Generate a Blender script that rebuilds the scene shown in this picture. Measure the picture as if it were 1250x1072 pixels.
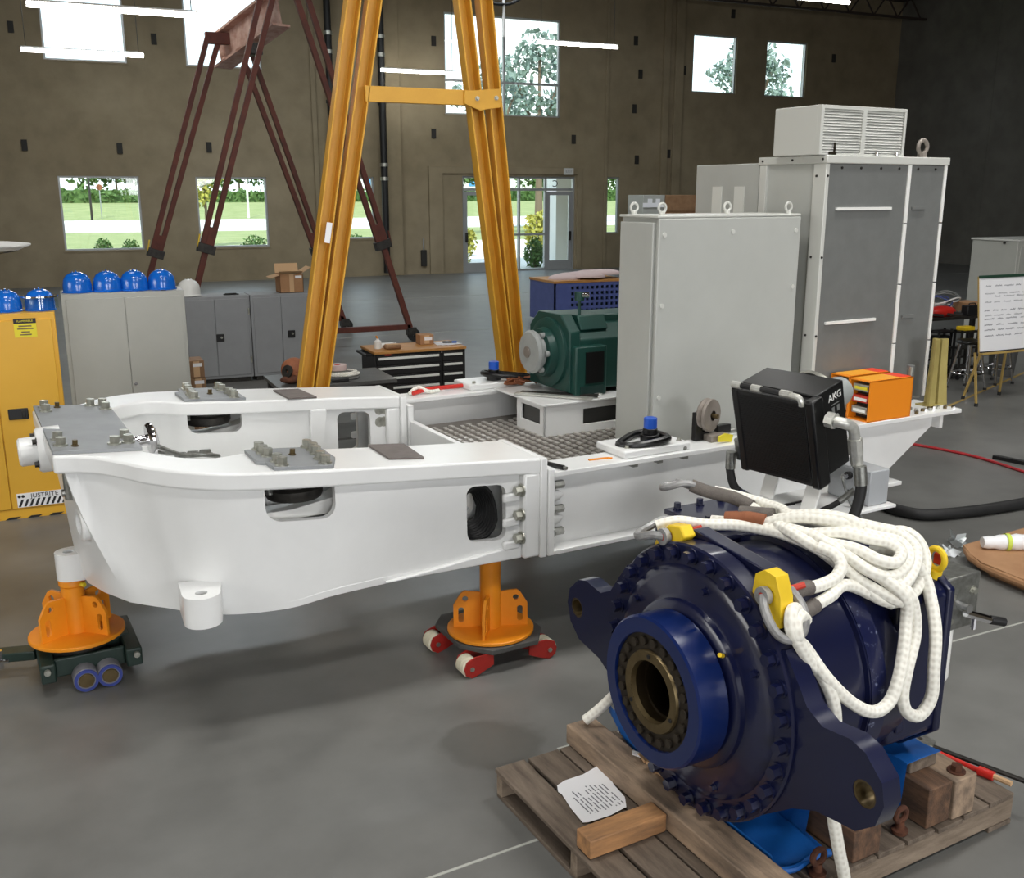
import bpy, bmesh, math, random
from math import sin, cos, pi, radians as rad
from mathutils import Vector as V, Matrix, Euler
from mathutils.geometry import tessellate_polygon

for o in list(bpy.data.objects):
    bpy.data.objects.remove(o)
SC = bpy.context.scene
COL = SC.collection
random.seed(7)

# ------------------------------------------------------------------ camera, sky, sun, lights, exposure
cam = bpy.data.objects.new('camera', bpy.data.cameras.new('camera'))
COL.objects.link(cam)
cam.location = (0, 0, 2.5)
cam.rotation_euler = (rad(90 - 13.91), 0, rad(65.55 - 90))
cam.data.sensor_width = 36
cam.data.lens = 35.01
cam.data.clip_end = 2000
SC.camera = cam
SC.view_settings.view_transform = 'Standard'
SC.view_settings.look = 'None'
SC.view_settings.gamma = 1
SC.view_settings.use_curve_mapping = False
SC.view_settings.exposure = 0.22

W = bpy.data.worlds.new('sky')
SC.world = W
W.use_nodes = True
nt = W.node_tree
nt.nodes.clear()
wo = nt.nodes.new('ShaderNodeOutputWorld')
bg = nt.nodes.new('ShaderNodeBackground')
tc = nt.nodes.new('ShaderNodeTexCoord')
sp = nt.nodes.new('ShaderNodeSeparateXYZ')
rp = nt.nodes.new('ShaderNodeValToRGB')
nz = nt.nodes.new('ShaderNodeTexNoise')
mx = nt.nodes.new('ShaderNodeMix')
mx.data_type = 'RGBA'
nz.inputs['Scale'].default_value = 3.0
nz.inputs['Detail'].default_value = 6
rp.color_ramp.elements[0].position = 0.0
rp.color_ramp.elements[0].color = (0.86, 0.96, 1, 1)
rp.color_ramp.elements[1].position = 0.6
rp.color_ramp.elements[1].color = (0.42, 0.66, 0.95, 1)
cr = nt.nodes.new('ShaderNodeValToRGB')
cr.color_ramp.elements[0].position = 0.42
cr.color_ramp.elements[1].position = 0.62
L_ = nt.links.new
L_(tc.outputs['Generated'], sp.inputs[0])
L_(sp.outputs['Z'], rp.inputs[0])
L_(tc.outputs['Generated'], nz.inputs['Vector'])
L_(nz.outputs[0], cr.inputs[0])
L_(cr.outputs[0], mx.inputs['Factor'])
L_(rp.outputs[0], mx.inputs[6])
mx.inputs[7].default_value = (1, 1, 1, 1)
L_(mx.outputs[2], bg.inputs['Color'])
bg.inputs['Strength'].default_value = 1.9
L_(bg.outputs[0], wo.inputs['Surface'])


def lamp(name, kind, loc, rot, power, color=(1, 1, 1), size=(1, 1), angle=None):
    d = bpy.data.lights.new(name, kind)
    d.energy = power
    d.color = color
    if kind == 'AREA':
        d.shape = 'RECTANGLE'
        d.size, d.size_y = size
    if angle is not None:
        d.angle = angle
    o = bpy.data.objects.new(name, d)
    COL.objects.link(o)
    o.location = loc
    o.rotation_euler = rot
    return o


lamp('sun', 'SUN', (0, 0, 60), (rad(38), 0, rad(-25)), 4.4, (1, 0.95, 0.86), angle=rad(0.6))
# added area lights, no doors there: fill from behind and left of the camera
lamp('rear_fill_light', 'AREA', (-3.0, -11.4, 3.2), (rad(80), 0, rad(8)), 900, (0.97, 0.98, 1.0), (7, 5.5))
lamp('rear_fill_light', 'AREA', (7.5, -11.4, 3.2), (rad(80), 0, rad(-4)), 700, (0.97, 0.98, 1.0), (6, 5.5))
lamp('left_fill_light', 'AREA', (-10.4, 4.5, 3.2), (rad(80), 0, rad(-90)), 420, (1.0, 0.99, 0.96), (6, 5))
# added unseen area lights under the roof, brightening floor and walls
for hx, hy, hp in ((0, -2, 120), (6, -2, 130), (0, 4, 110), (5.5, 3.5, 130), (11, 5, 80), (0, 12, 50), (9, 12, 40), (3, 23, 170), (9, 22, 130), (15, 21, 110)):
    lamp('roof_fill_light', 'AREA', (hx, hy, 8.3), (0, 0, 0), hp * 1.6, (1.0, 0.985, 0.95) if hy < 18 else (0.88, 0.95, 1.0), (2.4, 0.7))


# ------------------------------------------------------------------ materials
def lin(c):
    f = lambda v: (v / 255 / 12.92) if v <= 10.3 else ((v / 255 + 0.055) / 1.055) ** 2.4
    return (f(c[0]), f(c[1]), f(c[2]), 1)


MATS = {}


def M(name, c, c2=None, scale=6, rough=0.5, metal=0.0, bump=0.0, bscale=60, coat=0.0, stretch=(1, 1, 1), rvar=0.0, detail=6, lo=0.35, hi=0.65, emit=0):
    m = bpy.data.materials.new(name)
    m.use_nodes = True
    n = m.node_tree.nodes
    l = m.node_tree.links.new
    b = n['Principled BSDF']
    b.inputs['Base Color'].default_value = lin(c)
    b.inputs['Roughness'].default_value = rough
    b.inputs['Metallic'].default_value = metal
    b.inputs['Coat Weight'].default_value = coat
    b.inputs['Coat Roughness'].default_value = 0.08
    if emit:
        b.inputs['Emission Color'].default_value = lin(c)
        b.inputs['Emission Strength'].default_value = emit
    if c2 or bump or rvar:
        t = n.new('ShaderNodeTexCoord')
        mp = n.new('ShaderNodeMapping')
        mp.inputs['Scale'].default_value = stretch
        l(t.outputs['Object'], mp.inputs['Vector'])
        if c2:
            a = n.new('ShaderNodeTexNoise')
            a.inputs['Scale'].default_value = scale
            a.inputs['Detail'].default_value = detail
            a.inputs['Roughness'].default_value = 0.6
            r = n.new('ShaderNodeValToRGB')
            r.color_ramp.elements[0].position = lo
            r.color_ramp.elements[1].position = hi
            r.color_ramp.elements[0].color = lin(c)
            r.color_ramp.elements[1].color = lin(c2)
            l(mp.outputs[0], a.inputs['Vector'])
            l(a.outputs[0], r.inputs[0])
            l(r.outputs[0], b.inputs['Base Color'])
        if rvar:
            a2 = n.new('ShaderNodeTexNoise')
            a2.inputs['Scale'].default_value = scale * 1.7
            mr = n.new('ShaderNodeMapRange')
            mr.inputs['To Min'].default_value = max(0, rough - rvar)
            mr.inputs['To Max'].default_value = rough + rvar
            l(mp.outputs[0], a2.inputs['Vector'])
            l(a2.outputs[0], mr.inputs[0])
            l(mr.outputs[0], b.inputs['Roughness'])
        if bump:
            a3 = n.new('ShaderNodeTexNoise')
            a3.inputs['Scale'].default_value = bscale
            a3.inputs['Detail'].default_value = 4
            bm_ = n.new('ShaderNodeBump')
            bm_.inputs['Strength'].default_value = bump
            bm_.inputs['Distance'].default_value = 0.01
            l(mp.outputs[0], a3.inputs['Vector'])
            l(a3.outputs[0], bm_.inputs['Height'])
            l(bm_.outputs[0], b.inputs['Normal'])
    MATS[name] = m
    return m


M('white_paint', (236, 237, 236), (229, 230, 229), 2, rough=0.28, bump=0.02, bscale=120)
M('white_plain', (236, 236, 232), rough=0.4)
M('grey_plate', (148, 151, 153), (138, 141, 143), 5, rough=0.5, metal=0.15)
M('dark_pad', (112, 104, 100), (98, 90, 86), 14, rough=0.55, bump=0.05)
M('steel', (165, 166, 162), (135, 136, 130), 30, rough=0.38, metal=0.85)
M('zinc', (190, 190, 180), (160, 160, 150), 25, rough=0.35, metal=0.8)
M('fitting', (214, 214, 208), (190, 190, 182), 25, rough=0.3, metal=0.5)
M('tread_alu', (214, 210, 204), rough=0.3, metal=0.4)
M('grating_base', (118, 112, 106), rough=0.5, metal=0.3)
M('chrome', (225, 225, 228), rough=0.12, metal=1.0)
M('dark_metal', (62, 60, 56), (44, 42, 40), 20, rough=0.45, metal=0.5)
M('dark_recess', (78, 78, 76), rough=0.6)
M('cabinet_grey', (182, 184, 179), (177, 179, 174), 3, rough=0.42, bump=0.03, bscale=300)
M('cabinet_trim', (202, 203, 197), rough=0.4)
M('patch_grey', (216, 217, 210), rough=0.5)
M('galvanised', (126, 128, 126), (121, 123, 121), 10, rough=0.5, metal=0.25)
M('orange_paint', (240, 150, 28), (230, 140, 24), 5, rough=0.45)
M('orange_box', (240, 140, 20), rough=0.5)
M('red_film', (232, 66, 40), rough=0.5)
M('amber_film', (244, 168, 40), rough=0.4)
M('gantry_yellow', (216, 162, 52), (206, 152, 46), 3, rough=0.45)
M('gantry_red', (106, 50, 34), (84, 38, 27), 4, rough=0.6)
M('gantry_beam', (214, 182, 168), (180, 132, 114), 6, rough=0.6)
M('cabinet_yellow', (226, 174, 52), (221, 168, 46), 2, rough=0.4)
M('hazard_black', (20, 20, 24), rough=0.5)
M('beige_steel', (176, 177, 170), (172, 173, 166), 4, rough=0.45)
M('low_grey', (146, 148, 150), (140, 142, 144), 4, rough=0.45)
M('black', (22, 22, 23), rough=0.45)
M('black_rubber', (24, 24, 25), (34, 34, 34), 8, rough=0.6)
M('black_satin', (15, 15, 16), rough=0.32)
M('helmet_blue', (18, 104, 206), rough=0.22, coat=0.5)
M('helmet_white', (236, 236, 232), rough=0.25)
M('clear_visor', (225, 230, 232), rough=0.1)
M('cardboard', (176, 134, 96), (162, 120, 84), 5, rough=0.8, bump=0.05)
M('cardboard_light', (206, 170, 130), rough=0.8)
M('wood_top', (196, 142, 78), (182, 128, 66), 4, rough=0.45, stretch=(1, 8, 1))
M('gearbox_blue', (14, 20, 56), (12, 17, 50), 3, rough=0.3, coat=0.5)
M('hub_blue', (9, 33, 88), (8, 29, 80), 3, rough=0.28, coat=0.5)
M('blue_scuffed', (16, 22, 60), (150, 158, 186), 30, rough=0.3, coat=0.4, lo=0.58, hi=0.74)
M('bolt_dark', (60, 52, 40), (42, 36, 30), 30, rough=0.5, metal=0.4)
M('bronze', (116, 100, 70), (98, 84, 56), 18, rough=0.35, metal=0.7)
M('bore_dark', (52, 42, 26), (40, 32, 20), 12, rough=0.35, metal=0.6)
M('lug_yellow', (240, 204, 40), (232, 194, 34), 12, rough=0.45)
M('pin_red', (196, 54, 34), rough=0.5)
M('shackle_grey', (168, 168, 168), (140, 140, 140), 20, rough=0.4, metal=0.4)
M('sleeve_grey', (110, 104, 98), (96, 90, 86), 30, rough=0.9, bump=0.3, bscale=150)
M('leather_brown', (150, 92, 60), (128, 74, 46), 14, rough=0.7)
M('tarp', (22, 104, 190), (18, 92, 172), 8, rough=0.5, bump=0.25, bscale=14)
M('rust', (98, 58, 38), (70, 40, 28), 30, rough=0.85, bump=0.3)
M('pallet_wood', (128, 114, 100), (82, 71, 61), 7, rough=0.85, bump=0.3, bscale=40, stretch=(4, 0.6, 3), lo=0.3, hi=0.75)
M('pallet_wood_side', (154, 138, 120), (100, 86, 72), 7, rough=0.85, bump=0.3, bscale=40, stretch=(0.6, 4, 3), lo=0.3, hi=0.75)
M('beam_wood', (172, 148, 124), (104, 90, 78), 5, rough=0.85, bump=0.25, bscale=40, stretch=(4, 0.7, 3), lo=0.35, hi=0.7)
M('fresh_wood', (190, 140, 92), (128, 96, 68), 6, rough=0.8, bump=0.2, bscale=40, stretch=(0.7, 4, 4), lo=0.35, hi=0.7)
M('dark_wood', (118, 88, 66), (70, 54, 44), 6, rough=0.85, bump=0.3, bscale=40, stretch=(4, 0.7, 3))
M('paper', (240, 240, 242), rough=0.8)
M('ink', (110, 110, 118), rough=0.8)
M('ink_dark', (40, 40, 46), rough=0.8)
M('skate_green', (38, 56, 50), (30, 46, 40), 8, rough=0.4)
M('wheel_grey', (130, 130, 136), rough=0.55)
M('wheel_blue', (52, 66, 140), rough=0.5)
M('wheel_cream', (226, 220, 196), rough=0.5)
M('skate_red', (172, 42, 34), (158, 36, 30), 8, rough=0.42)
M('generator_green', (26, 70, 62), (22, 62, 56), 4, rough=0.42)
M('generator_dark', (26, 54, 50), rough=0.5)
M('generator_grey', (160, 164, 162), (148, 152, 150), 8, rough=0.45)
M('cap_blue', (26, 84, 190), rough=0.35)
M('cast_grey', (150, 142, 134), (130, 122, 114), 10, rough=0.5, metal=0.3)
M('tool_red', (204, 44, 36), rough=0.4)
M('tag_yellow', (230, 214, 50), rough=0.6)
M('junction_grey', (172, 175, 178), (166, 169, 172), 5, rough=0.4)
M('fibreglass', (172, 158, 96), (156, 142, 84), 5, rough=0.45)
M('hose_red', (176, 40, 46), rough=0.5)
M('poly_white', (238, 240, 242), rough=0.35, bump=0.4, bscale=20)
M('lime_tape', (206, 226, 90), rough=0.5)
M('crate_blue', (84, 98, 160), (76, 90, 150), 6, rough=0.5)
M('board_green', (34, 66, 50), rough=0.5)
M('easel_wood', (176, 148, 84), rough=0.6)
M('frame_alu', (170, 172, 172), rough=0.4, metal=0.4)
M('wall_dark_bracket', (44, 42, 38), rough=0.8)
M('pipe_black', (22, 22, 22), rough=0.5)
M('joist', (60, 50, 44), rough=0.7)
M('light_tube', (255, 252, 244), emit=20, rough=0.5)
M('light_body', (210, 210, 206), rough=0.5)
M('steel_table', (104, 104, 102), (88, 88, 86), 6, rough=0.35, metal=0.6)
M('pane_blue', (90, 160, 215), rough=0.6)  # flat blue for the far building's windows
M('leaf', (92, 122, 62), (64, 98, 44), 3, rough=0.7)
M('leaf_gum_hazed', (132, 150, 142), (112, 132, 122), 3, rough=0.7)  # gum foliage paled to grey-green, bright haze put into the leaf colour
M('leaf_yellow', (176, 170, 76), (150, 150, 60), 3, rough=0.7)
M('bark', (120, 104, 88), rough=0.9)
M('road', (214, 212, 206), rough=0.9)
M('grass_ground', (148, 154, 104), (128, 140, 84), 0.6, rough=0.95)
M('wood_box', (150, 116, 84), (134, 100, 70), 6, rough=0.7)
M('foam_pink', (214, 190, 186), rough=0.7)


def bricklike_concrete(name, c, c2, c3, s1, s2, rough, rvar, bump, spec=0.5, stain=None):
    m = M(name, c, rough=rough)
    n = m.node_tree.nodes
    l = m.node_tree.links.new
    b = n['Principled BSDF']
    t = n.new('ShaderNodeTexCoord')
    a = n.new('ShaderNodeTexNoise')
    a.inputs['Scale'].default_value = s1
    a.inputs['Detail'].default_value = 7
    a.inputs['Roughness'].default_value = 0.62
    r = n.new('ShaderNodeValToRGB')
    e = r.color_ramp.elements
    e[0].position, e[0].color = 0.3, lin(c)
    e[1].position, e[1].color = 0.7, lin(c3)
    x = e.new(0.5)
    x.color = lin(c2)
    a2 = n.new('ShaderNodeTexNoise')
    a2.inputs['Scale'].default_value = s2
    a2.inputs['Detail'].default_value = 8
    mm = n.new('ShaderNodeMix')
    mm.data_type = 'RGBA'
    mm.blend_type = 'MULTIPLY'
    mm.inputs['Factor'].default_value = 0.35
    rr = n.new('ShaderNodeValToRGB')
    rr.color_ramp.elements[0].position = 0.25
    rr.color_ramp.elements[0].color = (0.45, 0.45, 0.45, 1)
    rr.color_ramp.elements[1].position = 0.6
    l(t.outputs['Object'], a.inputs['Vector'])
    l(t.outputs['Object'], a2.inputs['Vector'])
    l(a.outputs[0], r.inputs[0])
    l(a2.outputs[0], rr.inputs[0])
    l(r.outputs[0], mm.inputs[6])
    l(rr.outputs[0], mm.inputs[7])
    out = mm.outputs[2]
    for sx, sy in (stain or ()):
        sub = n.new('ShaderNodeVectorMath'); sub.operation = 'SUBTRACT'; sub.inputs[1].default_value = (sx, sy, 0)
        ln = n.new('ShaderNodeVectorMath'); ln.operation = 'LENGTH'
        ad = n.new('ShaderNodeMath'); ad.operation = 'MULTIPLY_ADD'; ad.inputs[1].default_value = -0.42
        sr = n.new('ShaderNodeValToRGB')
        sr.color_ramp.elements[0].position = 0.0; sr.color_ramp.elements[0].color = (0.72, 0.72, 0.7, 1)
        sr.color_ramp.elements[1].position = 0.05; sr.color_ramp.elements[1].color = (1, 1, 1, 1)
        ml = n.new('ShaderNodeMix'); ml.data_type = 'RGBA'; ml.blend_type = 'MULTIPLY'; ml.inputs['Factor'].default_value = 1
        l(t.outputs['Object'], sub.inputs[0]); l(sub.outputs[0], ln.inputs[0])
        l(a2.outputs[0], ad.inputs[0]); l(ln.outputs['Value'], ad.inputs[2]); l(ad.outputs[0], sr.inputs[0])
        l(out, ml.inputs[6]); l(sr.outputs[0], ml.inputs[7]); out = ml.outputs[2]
    l(out, b.inputs['Base Color'])
    mr = n.new('ShaderNodeMapRange')
    mr.inputs['To Min'].default_value = rough - rvar
    mr.inputs['To Max'].default_value = rough + rvar
    l(a.outputs[0], mr.inputs[0])
    l(mr.outputs[0], b.inputs['Roughness'])
    b.inputs['Specular IOR Level'].default_value = spec
    bp = n.new('ShaderNodeBump')
    bp.inputs['Strength'].default_value = bump
    bp.inputs['Distance'].default_value = 0.02
    l(a2.outputs[0], bp.inputs['Height'])
    l(bp.outputs[0], b.inputs['Normal'])
    return m


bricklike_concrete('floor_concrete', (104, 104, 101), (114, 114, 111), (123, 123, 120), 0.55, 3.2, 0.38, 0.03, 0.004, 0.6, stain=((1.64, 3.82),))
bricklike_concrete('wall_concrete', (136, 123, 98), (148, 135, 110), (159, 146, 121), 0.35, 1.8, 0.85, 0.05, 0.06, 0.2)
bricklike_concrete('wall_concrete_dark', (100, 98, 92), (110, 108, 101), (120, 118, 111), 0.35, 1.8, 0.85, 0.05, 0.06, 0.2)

# rope: braid relief from the tube's own uv
def rope_mat():
    m = M('rope', (236, 233, 222), rough=0.85)
    n = m.node_tree.nodes
    l = m.node_tree.links.new
    b = n['Principled BSDF']
    uv = n.new('ShaderNodeTexCoord')
    s = n.new('ShaderNodeSeparateXYZ')
    l(uv.outputs['UV'], s.inputs[0])
    def wave(sign):
        k = n.new('ShaderNodeMath'); k.operation = 'MULTIPLY_ADD'
        k.inputs[1].default_value = 2.6 * sign
        x15 = n.new('ShaderNodeMath'); x15.operation = 'MULTIPLY'; x15.inputs[1].default_value = 1.5
        l(s.outputs['X'], x15.inputs[0])
        l(s.outputs['Y'], k.inputs[0]); l(x15.outputs[0], k.inputs[2])
        w = n.new('ShaderNodeMath'); w.operation = 'MULTIPLY'; w.inputs[1].default_value = 2 * pi
        l(k.outputs[0], w.inputs[0])
        q = n.new('ShaderNodeMath'); q.operation = 'SINE'
        l(w.outputs[0], q.inputs[0])
        return q
    p, q = wave(1), wave(-1)
    mu = n.new('ShaderNodeMath'); mu.operation = 'MULTIPLY'
    l(p.outputs[0], mu.inputs[0]); l(q.outputs[0], mu.inputs[1])
    bp = n.new('ShaderNodeBump'); bp.inputs['Strength'].default_value = 0.35; bp.inputs['Distance'].default_value = 0.004
    l(mu.outputs[0], bp.inputs['Height']); l(bp.outputs[0], b.inputs['Normal'])
    r = n.new('ShaderNodeValToRGB')
    r.color_ramp.elements[0].position = 0.0; r.color_ramp.elements[0].color = lin((222, 218, 206))
    r.color_ramp.elements[1].position = 0.5; r.color_ramp.elements[1].color = lin((240, 238, 228))
    h = n.new('ShaderNodeMath'); h.operation = 'MULTIPLY_ADD'; h.inputs[1].default_value = .5; h.inputs[2].default_value = .5
    l(mu.outputs[0], h.inputs[0]); l(h.outputs[0], r.inputs[0]); l(r.outputs[0], b.inputs['Base Color'])
rope_mat()

# window glass: clear pane with its own reflection
g = bpy.data.materials.new('window_glass')
g.use_nodes = True
gn = g.node_tree.nodes
gn.clear()
go = gn.new('ShaderNodeOutputMaterial')
gt = gn.new('ShaderNodeBsdfTransparent')
gt.inputs[0].default_value = (0.93, 0.97, 0.96, 1)
gg = gn.new('ShaderNodeBsdfGlossy')
gg.inputs['Roughness'].default_value = 0.02
gm = gn.new('ShaderNodeMixShader')
gm.inputs[0].default_value = 0.06
g.node_tree.links.new(gt.outputs[0], gm.inputs[1])
g.node_tree.links.new(gg.outputs[0], gm.inputs[2])
g.node_tree.links.new(gm.outputs[0], go.inputs[0])
MATS['window_glass'] = g


# ------------------------------------------------------------------ mesh builder
def frame(d):
    d = V(d).normalized()
    a = V((0, 0, 1)) if abs(d.z) < 0.9 else V((1, 0, 0))
    x = d.cross(a).normalized()
    return x, d.cross(x).normalized(), d


class MB:
    def __init__(s):
        s.v = []; s.f = []; s.m = []; s.uv = {}; s.cur = 0

    def mat(s, i):
        s.cur = i
        return s

    def add(s, vs, fs):
        b = len(s.v)
        s.v += [tuple(p) for p in vs]
        for f in fs:
            s.f.append([b + i for i in f]); s.m.append(s.cur)
        return b

    def box(s, x0, x1, y0, y1, z0, z1):
        s.add([(x, y, z) for x in (x0, x1) for y in (y0, y1) for z in (z0, z1)],
              [(0, 1, 3, 2), (4, 6, 7, 5), (0, 4, 5, 1), (2, 3, 7, 6), (0, 2, 6, 4), (1, 5, 7, 3)])
        return s

    def obox(s, c, size, R):
        c = V(c); h = V(size) / 2
        vs = [c + R @ V((x * h.x, y * h.y, z * h.z)) for x in (-1, 1) for y in (-1, 1) for z in (-1, 1)]
        s.add(vs, [(0, 1, 3, 2), (4, 6, 7, 5), (0, 4, 5, 1), (2, 3, 7, 6), (0, 2, 6, 4), (1, 5, 7, 3)])
        return s

    def bar(s, p, q, w, h, up=(0, 0, 1)):
        p, q = V(p), V(q); d = (q - p).normalized(); x = d.cross(V(up)).normalized(); y = x.cross(d)
        vs = [c + x * a * w / 2 + y * b * h / 2 for c in (p, q) for a in (-1, 1) for b in (-1, 1)]
        s.add(vs, [(0, 1, 3, 2), (4, 6, 7, 5), (0, 4, 5, 1), (2, 3, 7, 6), (0, 2, 6, 4), (1, 5, 7, 3)])
        return s

    def cyl(s, p, q, r0, r1=None, n=16, caps=True):
        r1 = r0 if r1 is None else r1
        p, q = V(p), V(q); x, y, d = frame(q - p)
        vs = []
        for c, r in ((p, r0), (q, r1)):
            vs += [c + (x * cos(2 * pi * i / n) + y * sin(2 * pi * i / n)) * r for i in range(n)]
        fs = [(i, (i + 1) % n, n + (i + 1) % n, n + i) for i in range(n)]
        if caps:
            fs += [tuple(range(n))[::-1], tuple(range(n, 2 * n))]
        s.add(vs, fs)
        return s

    def lathe(s, p, d, prof, n=32, closed=False):
        p = V(p); x, y, d = frame(d); vs = []; k = len(prof)
        for t, r in prof:
            vs += [p + d * t + (x * cos(2 * pi * i / n) + y * sin(2 * pi * i / n)) * max(r, 1e-5) for i in range(n)]
        fs = []
        for j in range(k if closed else k - 1):
            j2 = (j + 1) % k
            fs += [(j * n + i, j * n + (i + 1) % n, j2 * n + (i + 1) % n, j2 * n + i) for i in range(n)]
        s.add(vs, fs)
        return s

    def tube(s, pts, r, n=8, closed=False, smooth=0):
        pts = [V(p) for p in pts]
        if smooth:
            pts = spline(pts, smooth, closed)
        N = len(pts); rr = r if callable(r) else (lambda t: r)
        T = []
        for i in range(N):
            a = pts[(i - 1) % N] if (closed or i > 0) else pts[i]
            b = pts[(i + 1) % N] if (closed or i < N - 1) else pts[i]
            T.append((b - a).normalized())
        x, y, _ = frame(T[0]); vs = []; L = [0]
        for i in range(N):
            if i:
                x = (x - T[i] * x.dot(T[i])).normalized(); L.append(L[-1] + (pts[i] - pts[i - 1]).length)
            y = T[i].cross(x); R = rr(i / max(1, N - 1))
            vs += [pts[i] + (x * cos(2 * pi * k / n) + y * sin(2 * pi * k / n)) * R for k in range(n)]
        fs = []; uvs = []
        for i in range(N if closed else N - 1):
            j = (i + 1) % N
            for k in range(n):
                k2 = (k + 1) % n
                fs.append((i * n + k, i * n + k2, j * n + k2, j * n + k))
                l0 = L[i] * 8; l1 = (L[j] if j else L[i] + 0.02) * 8
                uvs.append(((2 * k / n, l0), (2 * (k + 1) / n, l0), (2 * (k + 1) / n, l1), (2 * k / n, l1)))
        f0 = len(s.f)
        if not closed:
            fs += [tuple(range(n))[::-1], tuple(range((N - 1) * n, N * n))]
        s.add(vs, fs)
        for i, u in enumerate(uvs):
            s.uv[f0 + i] = u
        return s

    def prism(s, outer, f0, f1, holes=()):
        """plate between two mappings of a 2D outline (with holes)"""
        loops = [list(outer)] + [list(h) for h in holes]
        flat = [p for lp in loops for p in lp]
        tris = tessellate_polygon([[V((p[0], p[1], 0)) for p in lp] for lp in loops])
        n = len(flat)
        vs = [f0(*p) for p in flat] + [f1(*p) for p in flat]
        fs = [tuple(t) for t in tris] + [tuple(n + i for i in t[::-1]) for t in tris]
        b = 0
        for lp in loops:
            k = len(lp)
            fs += [(b + i, b + (i + 1) % k, n + b + (i + 1) % k, n + b + i) for i in range(k)]
            b += k
        s.add(vs, fs)
        return s

    def sphere(s, c, r, sc=(1, 1, 1), nu=16, nv=8, z0=-1.0):
        c = V(c); vs = []; fs = []
        a0 = math.asin(z0)
        for j in range(nv + 1):
            a = a0 + (pi / 2 - a0) * j / nv
            vs += [c + V((cos(a) * cos(2 * pi * i / nu) * r * sc[0], cos(a) * sin(2 * pi * i / nu) * r * sc[1], sin(a) * r * sc[2])) for i in range(nu)]
        for j in range(nv):
            fs += [(j * nu + i, j * nu + (i + 1) % nu, (j + 1) * nu + (i + 1) % nu, (j + 1) * nu + i) for i in range(nu)]
        fs.append(tuple(range(nu))[::-1])
        s.add(vs, fs)
        return s

    def solid_sheet(s, O, I):
        """closed solid between two grids of points O[i][j], I[i][j]"""
        a = len(O); c = len(O[0])
        vs = [p for row in O for p in row] + [p for row in I for p in row]
        n = a * c; fs = []
        ix = lambda i, j: i * c + j
        for i in range(a - 1):
            for j in range(c - 1):
                fs.append((ix(i, j), ix(i + 1, j), ix(i + 1, j + 1), ix(i, j + 1)))
                fs.append((n + ix(i, j), n + ix(i, j + 1), n + ix(i + 1, j + 1), n + ix(i + 1, j)))
        for i in range(a - 1):
            fs.append((ix(i, 0), n + ix(i, 0), n + ix(i + 1, 0), ix(i + 1, 0)))
            fs.append((ix(i, c - 1), ix(i + 1, c - 1), n + ix(i + 1, c - 1), n + ix(i, c - 1)))
        for j in range(c - 1):
            fs.append((ix(0, j), ix(0, j + 1), n + ix(0, j + 1), n + ix(0, j)))
            fs.append((ix(a - 1, j), n + ix(a - 1, j), n + ix(a - 1, j + 1), ix(a - 1, j + 1)))
        s.add(vs, fs)
        return s

    def mesh(s, name, mats, org=(0, 0, 0), ang=35, fix=True):
        me = bpy.data.meshes.new(name)
        o = V(org)
        me.from_pydata([V(p) - o for p in s.v], [], s.f)
        if s.uv:
            ul = me.uv_layers.new(name='uv')
            for pi_, p in enumerate(me.polygons):
                u = s.uv.get(pi_)
                if u:
                    for k, li in enumerate(p.loop_indices):
                        ul.data[li].uv = u[k]
        for mt in (mats if isinstance(mats, (list, tuple)) else [mats]):
            me.materials.append(MATS[mt])
        me.polygons.foreach_set('material_index', s.m)
        if fix:
            b = bmesh.new(); b.from_mesh(me)
            bmesh.ops.recalc_face_normals(b, faces=b.faces)
            b.to_mesh(me); b.free()
        me.polygons.foreach_set('use_smooth', [True] * len(me.polygons))
        me.set_sharp_from_angle(angle=rad(ang))
        me.update()
        return me


def spline(pts, k, closed=False):
    N = len(pts); out = []
    g_ = lambda i: pts[i % N] if closed else pts[max(0, min(N - 1, i))]
    for i in range(N if closed else N - 1):
        p0, p1, p2, p3 = g_(i - 1), g_(i), g_(i + 1), g_(i + 2)
        for j in range(k):
            t = j / k
            out.append(0.5 * ((2 * p1) + (p2 - p0) * t + (2 * p0 - 5 * p1 + 4 * p2 - p3) * t * t + (3 * p1 - p0 - 3 * p2 + p3) * t ** 3))
    if not closed:
        out.append(pts[-1])
    return out


MA = rad(4.8)          # the machine stands 4.8 degrees off the hall's long axis
ORG = {}


def root(name, label, cat, p=(0, 0, 0), group=None, rz=0.0, mach=False):
    o = bpy.data.objects.new(name, None)
    o.empty_display_size = 0.1
    COL.objects.link(o)
    p = V(p)
    if mach:
        o.location = (p.x * cos(MA) - p.y * sin(MA), p.x * sin(MA) + p.y * cos(MA), p.z)
        o.rotation_euler = (0, 0, MA + rz)
    else:
        o.location = p
        o.rotation_euler = (0, 0, rz)
    o['label'] = label
    o['category'] = cat
    if group:
        o['group'] = group
    ORG[o.name] = p
    return o


def part(name, mb, mat, parent, bev=0, ang=35, label=None, stuff=False, seg=2, local=False):
    """one mesh object; mb is written in the same frame as its root's position unless local"""
    org = (0, 0, 0) if local else ORG[parent.name]
    me = mb.mesh(name, mat, org, ang) if isinstance(mb, MB) else mb
    o = bpy.data.objects.new(name, me)
    COL.objects.link(o)
    o.parent = parent
    ORG[o.name] = V(org)
    if bev:
        b = o.modifiers.new('bevel', 'BEVEL')
        b.width = bev; b.segments = seg; b.limit_method = 'ANGLE'; b.angle_limit = rad(40)
        b.harden_normals = False
    if label:
        o['label'] = label
    if stuff:
        o['kind'] = 'stuff'
    return o


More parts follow.
